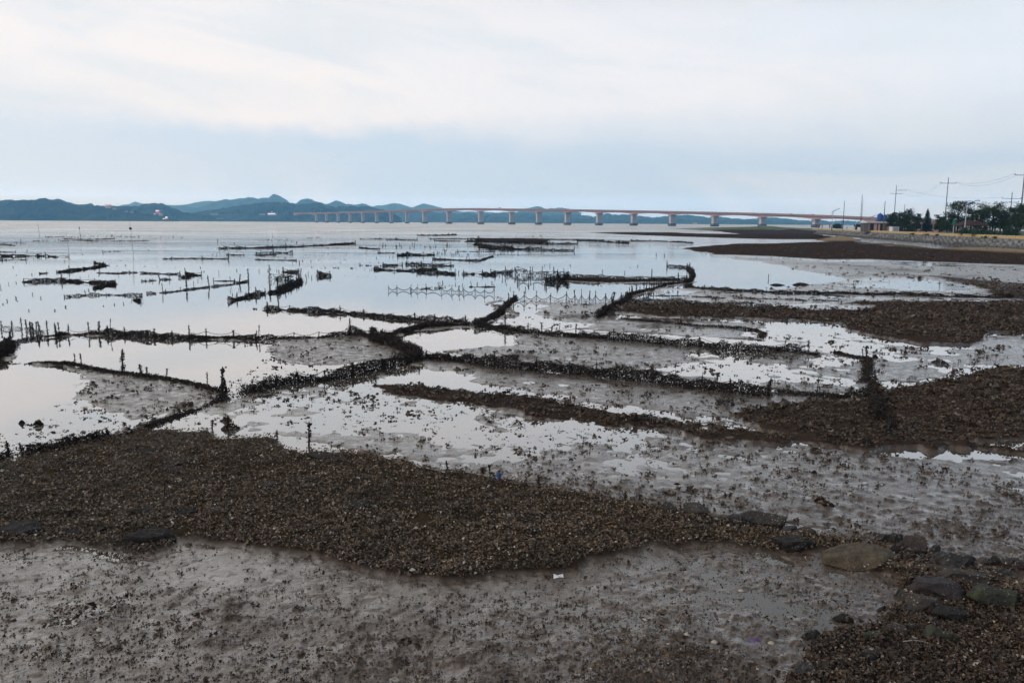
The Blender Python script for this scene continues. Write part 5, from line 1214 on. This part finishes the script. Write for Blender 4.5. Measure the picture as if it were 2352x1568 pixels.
# ------------------------------------------------------------------ bridge
M_girder = simple('salmon_girder', (.60, .35, .31), .6, .08, .1); M_deck = simple('bridge_deck', (.40, .30, .27), .7, .1, .1); M_pier = simple('bridge_pier', (.68, .68, .68), .8, .08, .2)
def bridge():
    A_, B_, D_ = 2154.65, 16.698, -.04343
    xs = [1266,1307,1353.6,1401,1452,1507,1565,1628,1699,1796,1923,2047]+[(A_+B_*n)/(1+D_*n) for n in range(0, 10)]
    k = 2352/4096
    # deck top and pier-top heights in picture rows (4096 wide picture)
    dx = [1230,1266,1452,1565,1699,1796,1923,2048,2300,2700,3049,3263,3500,3800,4100]; dyt = [852.5,851.5,847,843.5,838.5,835.5,834.5,836.5,839.5,847,855,862,872,882,892]
    def Dof(x): return 1/((.001075-(.001075-1/650)*(x-2155)/(3263-2155)))*1.6
    def pt(x, y): return WD(x*k, y*k, Dof(x))
    zs = lambda x: pt(x, float(np.interp(x, dx, dyt))).z
    P0 = pt(xs[0], 880); root = empty('road_bridge', (P0.x, P0.y, 0), 'long low salmon-coloured road bridge on pale piers across the bay', 'bridge'); org = Vector((P0.x, P0.y, 0))
    W2 = 6.0; dr = (pt(3263, 880)-P0); dr.z = 0; dr.normalize(); nr = Vector((-dr.y, dr.x, 0))
    def sec(o_list):  # strip along the bridge: list of (centre, zt, zb)
        pass
    top = []; n_seg = 10
    stations = [1180]+xs
    ctr = []
    for i in range(len(stations)-1):
        for s in range(n_seg):
            t = s/n_seg; a, b = stations[i], stations[i+1]
            pa_, pb_ = pt(a, 880), pt(b, 880); q = pa_.lerp(pb_, t); xx = a+(b-a)*t; zt = zs(a)*(1-t)+zs(b)*t
            span_ = (pb_-pa_).length; dep = 2.6+(span_*.030)*(abs(2*t-1)**2.2)
            ctr.append((Vector((q.x, q.y, 0)), zt, dep))
    q = pt(stations[-1], 880); ctr.append((Vector((q.x, q.y, 0)), zs(stations[-1]), 4))
    g = MB(); d = MB(); rl = MB()
    for (c, zt, dep) in ctr:
        c = c-org
        for mb, wd, z1, z0 in ((d, W2, zt, zt-1.1), (g, W2*.62, zt-1.1, zt-1.1-dep*.75), (rl, W2-.1, zt+1.3, zt)):
            for s, z in ((-1, z0), (1, z0), (1, z1), (-1, z1)): v = c+nr*s*wd; mb.v.append((v.x, v.y, z))
    for mb in (g, d, rl):
        for i in range(len(ctr)-1):
            for q_ in range(4): a = i*4+q_; b = i*4+(q_+1) % 4; mb.f.append((a, b, b+4, a+4))
        mb.f.append((3, 2, 1, 0)); e = (len(ctr)-1)*4; mb.f.append((e, e+1, e+2, e+3))
    d.build('deck', M_deck, root); g.build('girder', M_girder, root)
    # railing: posts too small to see, a low solid parapet each side
    for s in (-1, 1):
        m = MB()
        for (c, zt, dep) in ctr:
            c = c-org
            for w_, z in ((5.7, zt), (6.02, zt), (6.02, zt+1.1), (5.7, zt+1.1)): v = c+nr*s*w_; m.v.append((v.x, v.y, z+.003))
        for i in range(len(ctr)-1):
            for q_ in range(4): a = i*4+q_; b = i*4+(q_+1) % 4; m.f.append((a, b, b+4, a+4))
        m.build('parapet', simple('parapet', (.40, .30, .27), .7), root)
    for i, x in enumerate(xs):
        q = pt(x, 880); t = zs(x); c = Vector((q.x, q.y, 0))-org; a0, b0 = (xs[i-1], x) if i else (x, xs[1]); sp_ = (pt(a0, 880)-pt(b0, 880)).length
        zt = t-1.1-(2.6+sp_*.030)*.75
        big = 1.35 if x > 1690 else 1.0; hw = (1.8 if x < 1690 else 2.3)
        pr = MB(); rz = math.atan2(dr.y, dr.x)
        pr.box((c.x, c.y, zt/2+.3), (hw*1.7, 7.5*big, zt-.6), rz); pier = pr.build('pier', M_pier, root)
        MB().box((c.x, c.y, zt-.85), (hw*2.2, 9.4*big, 1.7), rz, 1.12).build('pier_head', M_pier, pier)
        fw = hw*1.7*2.0
        n = 12; poly = [(c.x+math.cos(rz)*fw*.62*math.cos(a*2*math.pi/n)-math.sin(rz)*6.2*big*math.sin(a*2*math.pi/n), c.y+math.sin(rz)*fw*.62*math.cos(a*2*math.pi/n)+math.cos(rz)*6.2*big*math.sin(a*2*math.pi/n)) for a in range(n)]
        MB().prism(poly, 1.0, 3.0*big).build('footing', simple('footing', (.20, .20, .20)), pier); MB().prism([(c.x+(p_[0]-c.x)*.93, c.y+(p_[1]-c.y)*.93) for p_ in poly], -1, 1.0).build('footing_skirt', simple('wet_footing', (.05, .05, .055)), pier)
    # lamp columns on the deck
    for x in (1500, 1600, 1740, 1860, 1990, 2120, 2265, 2430, 2610, 2800, 3010, 3210):
        q = pt(x, 880); c = Vector((q.x, q.y, 0))-org; z = zs(x); m = MB().tube([(c.x, c.y, z), (c.x, c.y, z+6.5), (c.x+1.5, c.y, z+7.2)], .14, 5); m.build('lamp_column', M_pier, root)
    return pt, zs, dr
BR = bridge()
def vehicle(x, lb, kind):
    pt, zs, dr = BR; q = pt(x, 880); q.z = zs(x)+.02; root = empty(kind, q, lb, 'car' if kind == 'car' else 'truck', 'vehicles on the bridge', math.atan2(dr.y, dr.x))
    s = 1.0 if kind == 'car' else 1.7; bm_ = simple('car_body_'+kind, (.25, .27, .30) if kind == 'car' else (.5, .5, .5), .4)
    MB().box((0, 0, .75*s), (4.4*s, 1.8, .75*s), taper=.95).build('body', bm_, root); MB().box((-.2, 0, 1.4*s), (2.4*s, 1.6, .65*s), taper=.8).build('cabin', M_dark, root)
    for a in (-1, 1):
        for b in (-1, 1): MB().tube([(a*1.35*s, b*.92, .34), (a*1.35*s, b*.72, .34)], .34, 12).build('wheel', M_blk, root)
    for b in (-1, 1): MB().box((2.2*s*1.0, b*.6, .8*s), (.12, .35, .25)).build('headlight', simple('headlight', (.9, .85, .7), .3, emit=(1, .85, .6), es=12), root)
vehicle(2310-150, 'small car on the bridge just right of its highest part', 'car'); vehicle(2000, 'lorry on the middle of the bridge', 'truck'); vehicle(3164, 'car with lit headlights on the bridge near the right shore', 'car'); vehicle(3250, 'dark car on the bridge behind the ringed lamp', 'car')
def dolphin(u, v, lb):
    p = G(u, v+1.2); root = empty('mooring_block', p, lb, 'mooring block', 'concrete blocks beside the bridge piers'); k = p.y/FP
    MB().box((0, 0, 1.6*k), (16*k*.55, 6, 2.6*k), taper=.9).build('block', simple('wet_footing', (.05, .05, .055)), root); MB().box((0, 0, 3.1*k), (18*k*.55, 6.5, .5*k)).build('cap', simple('footing', (.20, .20, .20)), root)
dolphin(1059, 508, 'low concrete block between the bridge piers, left one'); dolphin(1126, 508.5, 'low concrete block between the bridge piers, right one')
# ------------------------------------------------------------------ hills and mountains
def hill_mat(name, a, b):
    m, g, bs = newmat(name); geo = g.new('ShaderNodeNewGeometry'); n = g.noise(geo.outputs['Position'], .012, 5, .6); n2 = g.noise(geo.outputs['Position'], .06, 3, .6)
    c = g.mix(g.mr(n, .35, .65), a, b); c = g.mix(g.mr(n2, .5, .7, 0, .5), c, tuple(q*.5 for q in a)); g.put(bs.inputs['Base Color'], c); bs.inputs['Roughness'].default_value = .95; bs.inputs['Specular IOR Level'].default_value = .1; return m
M_wood = hill_mat('wooded_slope', (.012, .020, .010), (.050, .062, .030)); M_far = hill_mat('far_slope', (.03, .04, .03), (.05, .06, .04))
def hill(name, prof, D, depth, tree_h, label, mat, step=10, front=.35, v_off=0):
    pts = sorted(prof); us = np.array([p[0] for p in pts]); vs = np.array([p[1] for p in pts])
    uu = np.arange(us[0], us[-1], step*FP/D); n = len(uu); vt = np.interp(uu, us, vs)+v_off
    ks = np.linspace(-1, 1, 26); V = []
    X = np.zeros((n, 26)); Y = np.zeros((n, 26)); Zz = np.zeros((n, 26))
    for i, (u, v) in enumerate(zip(uu, vt)):
        top = WD(u, v, D); hgt = max(.5, top.z)
        for j, k in enumerate(ks):
            yy = D+k*depth*(.35+.65*min(1, hgt/60)); X[i, j] = top.x*(yy/D)**(1 if k > 0 else 1); Y[i, j] = yy; Zz[i, j] = hgt*(np.cos(k*math.pi/2)**(1.1)) 
    Y += fbm(X, Y*1.0, 90, 3, 41)*depth*.08
    rough = fbm(X, Y, step*2.2, 3, 61, .7)
    Zz = Zz*(1+.10*fbm(X, Y, 160, 3, 71)*(np.abs(ks)[None, :]))+rough*tree_h*np.clip(Zz/12, 0, 1)
    Zz[:, 0] = -2; Zz[:, -1] = -2; Zz[:, 1] = np.minimum(Zz[:, 1], 3)
    idx = np.arange(n*26).reshape(n, 26); F = np.stack([idx[:-1, :-1], idx[1:, :-1], idx[1:, 1:], idx[:-1, 1:]], -1).reshape(-1, 4)
    V = np.stack([X, Y, Zz], -1).reshape(-1, 3); o = ob(name, mesh(name, V, F), mat); prop(o, label, 'hill', kind='structure')
def PA_(*p): return T('A', *p)
def PB_(*p): return T('B', *p)
def PC_(*p): return T('C', *p)
def PD_(*p): return T('D', *p)
hill('hill', PA_((-900,200),(-500,150),(-200,120),(0,122),(60,120),(130,118),(230,115),(290,118),(370,103),(440,108),(530,112),(600,135),(660,158),(720,172),(900,178),(960,185),(1050,200),(1150,215),(1280,240),(1420,248),(1500,272),(1560,292),(1640,300)), 2600, 260, 4.5, 'wooded hill filling the far left shore', M_wood)
hill('hill', PA_((600,200),(680,158),(780,155),(850,160),(960,180),(1100,180),(1180,172),(1280,165),(1400,146),(1470,145),(1520,170),(1580,200),(1660,225),(1750,238),(1900,262),(2100,285)), 3100, 220, 4.5, 'rounded wooded hill right of the big left one', M_wood)
hill('hill', PA_((1560,296),(1660,262),(1750,240),(1900,216),(2000,205),(2100,182),(2180,170),(2352,150))+PB_((60,138),(140,140),(200,140),(280,140),(340,150),(380,165),(430,155),(500,150),(570,142),(620,155),(660,180),(750,185),(850,178),(950,178),(1050,180),(1100,195),(1180,210),(1250,235),(1310,262),(1345,295)), 3500, 320, 5, 'wooded hill behind the left end of the bridge', M_wood)
hill('hills', PB_((1180,262),(1230,240),(1320,225),(1450,215),(1600,225),(1700,240),(1850,245),(1950,235),(2050,250),(2200,240),(2352,240))+PC_((100,235),(200,240),(350,265),(450,250),(600,255),(750,270),(850,245),(1000,250),(1150,265),(1300,275),(1450,265),(1600,255),(1700,262),(1800,280),(1900,275),(2050,290),(2200,295),(2352,282))+PD_((100,512),(250,530),(400,545),(480,535),(560,545),(700,540),(850,545),(1100,540),(1400,552),(2400,560)), 5200, 420, 6, 'low blue wooded hills beyond the bridge', M_wood, 16)
hill('hills', PB_((1500,285),(1700,262),(1900,275),(2100,262),(2352,270))+PC_((80,262),(200,270),(400,290),(600,280),(800,288),(1000,280),(1150,295),(1300,300),(1500,290),(1700,298),(2000,306),(2352,315))+PD_((300,560),(600,565),(900,575)), 4500, 300, 6, 'nearer low wooded shore beyond the bridge', M_wood, 14)
hill('mountains', PA_((1500,230),(1540,185),(1640,175),(1720,180),(1800,185),(1880,175),(1960,140),(2060,112),(2160,110),(2230,95),(2352,100))+PB_((90,105),(170,66),(230,95),(290,135),(340,175),(370,155),(430,113),(490,108),(560,140),(640,158),(680,155),(740,116),(800,150),(860,155),(900,172),(990,147),(1040,170),(1100,190),(1200,230)), 6300, 600, 8, 'blue mountain ridge with a pointed peak', M_far, 25)
hill('mountains', PC_((40,230),(120,195),(200,175),(250,182),(300,198),(440,188),(520,200),(640,235)), 7300, 500, 8, 'faint blue mountains above the middle of the bridge', M_far, 35)
hill('mountains', PA_((980,210),(1140,160),(1250,128),(1330,155),(1450,180),(1900,125),(2352,150))+PB_((600,170),(850,150),(1050,180),(1180,165),(1260,146),(1340,155),(1430,178),(1540,143),(1620,163),(1700,188),(1900,230),(2352,232)), 8300, 500, 10, 'palest far mountain line', M_far, 60)
sp = MB(); 
gi = G(2000, 523.8)
# islet with green top beyond the mud spit
def islet():
    p = G(1742, 527.2); n = 18; m = 8; V = []; rx_, ry = 62, 22
    for i in range(m):
        t = i/(m-1)
        for j in range(n): a = j*2*math.pi/n; V.append((math.cos(a)*rx_*t*(1+.1*math.sin(3*a)), math.sin(a)*ry*t, 1.9*(1-t**1.6)+.05+.8*math.exp(-((t*math.cos(a)-.1)/.12)**2)))
    F = [(i*n+j, i*n+(j+1) % n, (i+1)*n+(j+1) % n, (i+1)*n+j) for i in range(m-1) for j in range(n)]
    o = ob('grassy_islet', mesh('grassy_islet', V, F, True), simple('salt_grass', (.10, .13, .04), .9, .3, .1), None, (p.x, p.y, -.1)); prop(o, 'low grassy islet on the mud spit before the bridge', 'islet', kind='structure')
islet()
# ------------------------------------------------------------------ far houses with lights
def house(t, x, yb, wz, hz, D, label, wall=(.5, .5, .5), roof=(.3, .1, .08), lit=None, es=6):
    u, v = T(t, (x, yb))[0]; p = WD(u, v, D); k = .25*D/FP; w = wz*k; h = hz*k; root = empty('far_house', p, label, 'house', 'small houses on the far shore')
    MB().box((0, 0, h*.4), (w, w*.6, h*1.2)).build('wall', simple('hw%d' % (int(wall[0]*100)), wall), root)
    MB().prism([(-w*.55, -w*.36), (w*.55, -w*.36), (w*.55, w*.36), (-w*.55, w*.36)], h, h*1.25).build('roof', simple('hr%d' % (int(roof[0]*100)), roof), root)
    for q in range(3): MB().box((-w*.3+w*.3*q, -w*.305, h*.55), (w*.14, .1, h*.3)).build('window', M_dark, root)
    if lit: MB().box((0, -w*.33, h*.82), (w*.85, .3, h*.35)).build('lit_sign', simple('lit%d%d' % (int(lit[0]*99), int(lit[2]*99)), lit, emit=lit, es=es*.35), root)
HS = [('A', 995, 185, 44, 20, 2470, 'white hilltop building with a small red lit roof sign', (.6,.6,.6), (.6,.12,.08), (1, .35, .3), 1.2),
 ('A', 1050, 200, 30, 14, 2450, 'pale house right below the red-signed hilltop building', (.45,.45,.45), (.2,.2,.22), None, 0),
 ('A', 1165, 226, 24, 12, 2420, 'small grey house on the slope, left of two', (.3,.32,.34), (.2,.2,.22), None, 0), ('A', 1210, 232, 26, 12, 2420, 'small grey house on the slope, right of two', (.3,.32,.34), (.2,.2,.22), None, 0),
 ('A', 1452, 236, 36, 26, 2360, 'pale building with a pink lit top sign by the water road', (.5,.5,.52), (.2,.2,.22), (1, .5, .75), 4),
 ('A', 1478, 258, 34, 18, 2350, 'building glowing yellow and orange below the pink-signed one', (.4,.4,.4), (.2,.2,.22), (1, .75, .3), 6),
 ('A', 1422, 250, 14, 10, 2350, 'tiny hut with a warm light left of the glowing building', (.3,.32,.34), (.2,.2,.22), (1, .65, .25), 4),
 ('A', 1532, 288, 22, 16, 2330, 'small white lit kiosk nearest the water', (.6,.6,.6), (.2,.2,.22), (1, .85, .6), 8), ('A', 1510, 292, 26, 8, 2330, 'low lit shopfront just left of the white kiosk', (.4,.4,.4), (.2,.2,.22), (1, .9, .7), 6),
 ('A', 1970, 250, 60, 10, 2900, 'long pale greenhouse roofs on the hillside', (.45,.45,.45), (.45,.45,.45), None, 0), ('A', 2020, 288, 50, 9, 2900, 'low pale sheds near the water right of the lit shops', (.3,.32,.34), (.35,.36,.38), None, 0),
 ('B', 58, 252, 46, 9, 2950, 'dim long white building left of the blue-lit one', (.6,.6,.6), (.5,.5,.5), None, 0), ('B', 150, 254, 76, 16, 2950, 'long white building with cold blue-white lights', (.6,.6,.6), (.3,.32,.5), (.75, .8, 1), 5),
 ('B', 145, 230, 12, 8, 2960, 'tiny hut with an orange light above the blue-lit building', (.3,.32,.34), (.2,.2,.22), (1, .4, .15), 4), ('C', 1680, 335, 40, 8, 4300, 'dim warm-lit building on the far shore under the bridge', (.4,.4,.4), (.2,.2,.22), (1, .7, .45), 1.5)]
for q in HS: house(*q)
# ------------------------------------------------------------------ haze
def haze():
    m = bpy.data.materials.new('haze'); m.use_nodes = True; g = NT(m.node_tree); g.n.clear(); o = g.new('ShaderNodeOutputMaterial'); v = g.new('ShaderNodeVolumePrincipled')
    v.inputs['Color'].default_value = (.20, .55, 1, 1); v.inputs['Density'].default_value = 2.15e-4; v.inputs['Absorption Color'].default_value = (1, 1, 1, 1); v.inputs['Anisotropy'].default_value = .55
    g.l.new(v.outputs[0], o.inputs['Volume'])
    b = MB().box((0, 4400, 122), (26000, 9600, 248)); b.v = [(x, y, z-1.0 if z < 100 else z) for x, y, z in b.v]
    prop(b.build('haze', m), 'thin bluish evening haze over the bay', 'haze', kind='stuff')
haze()
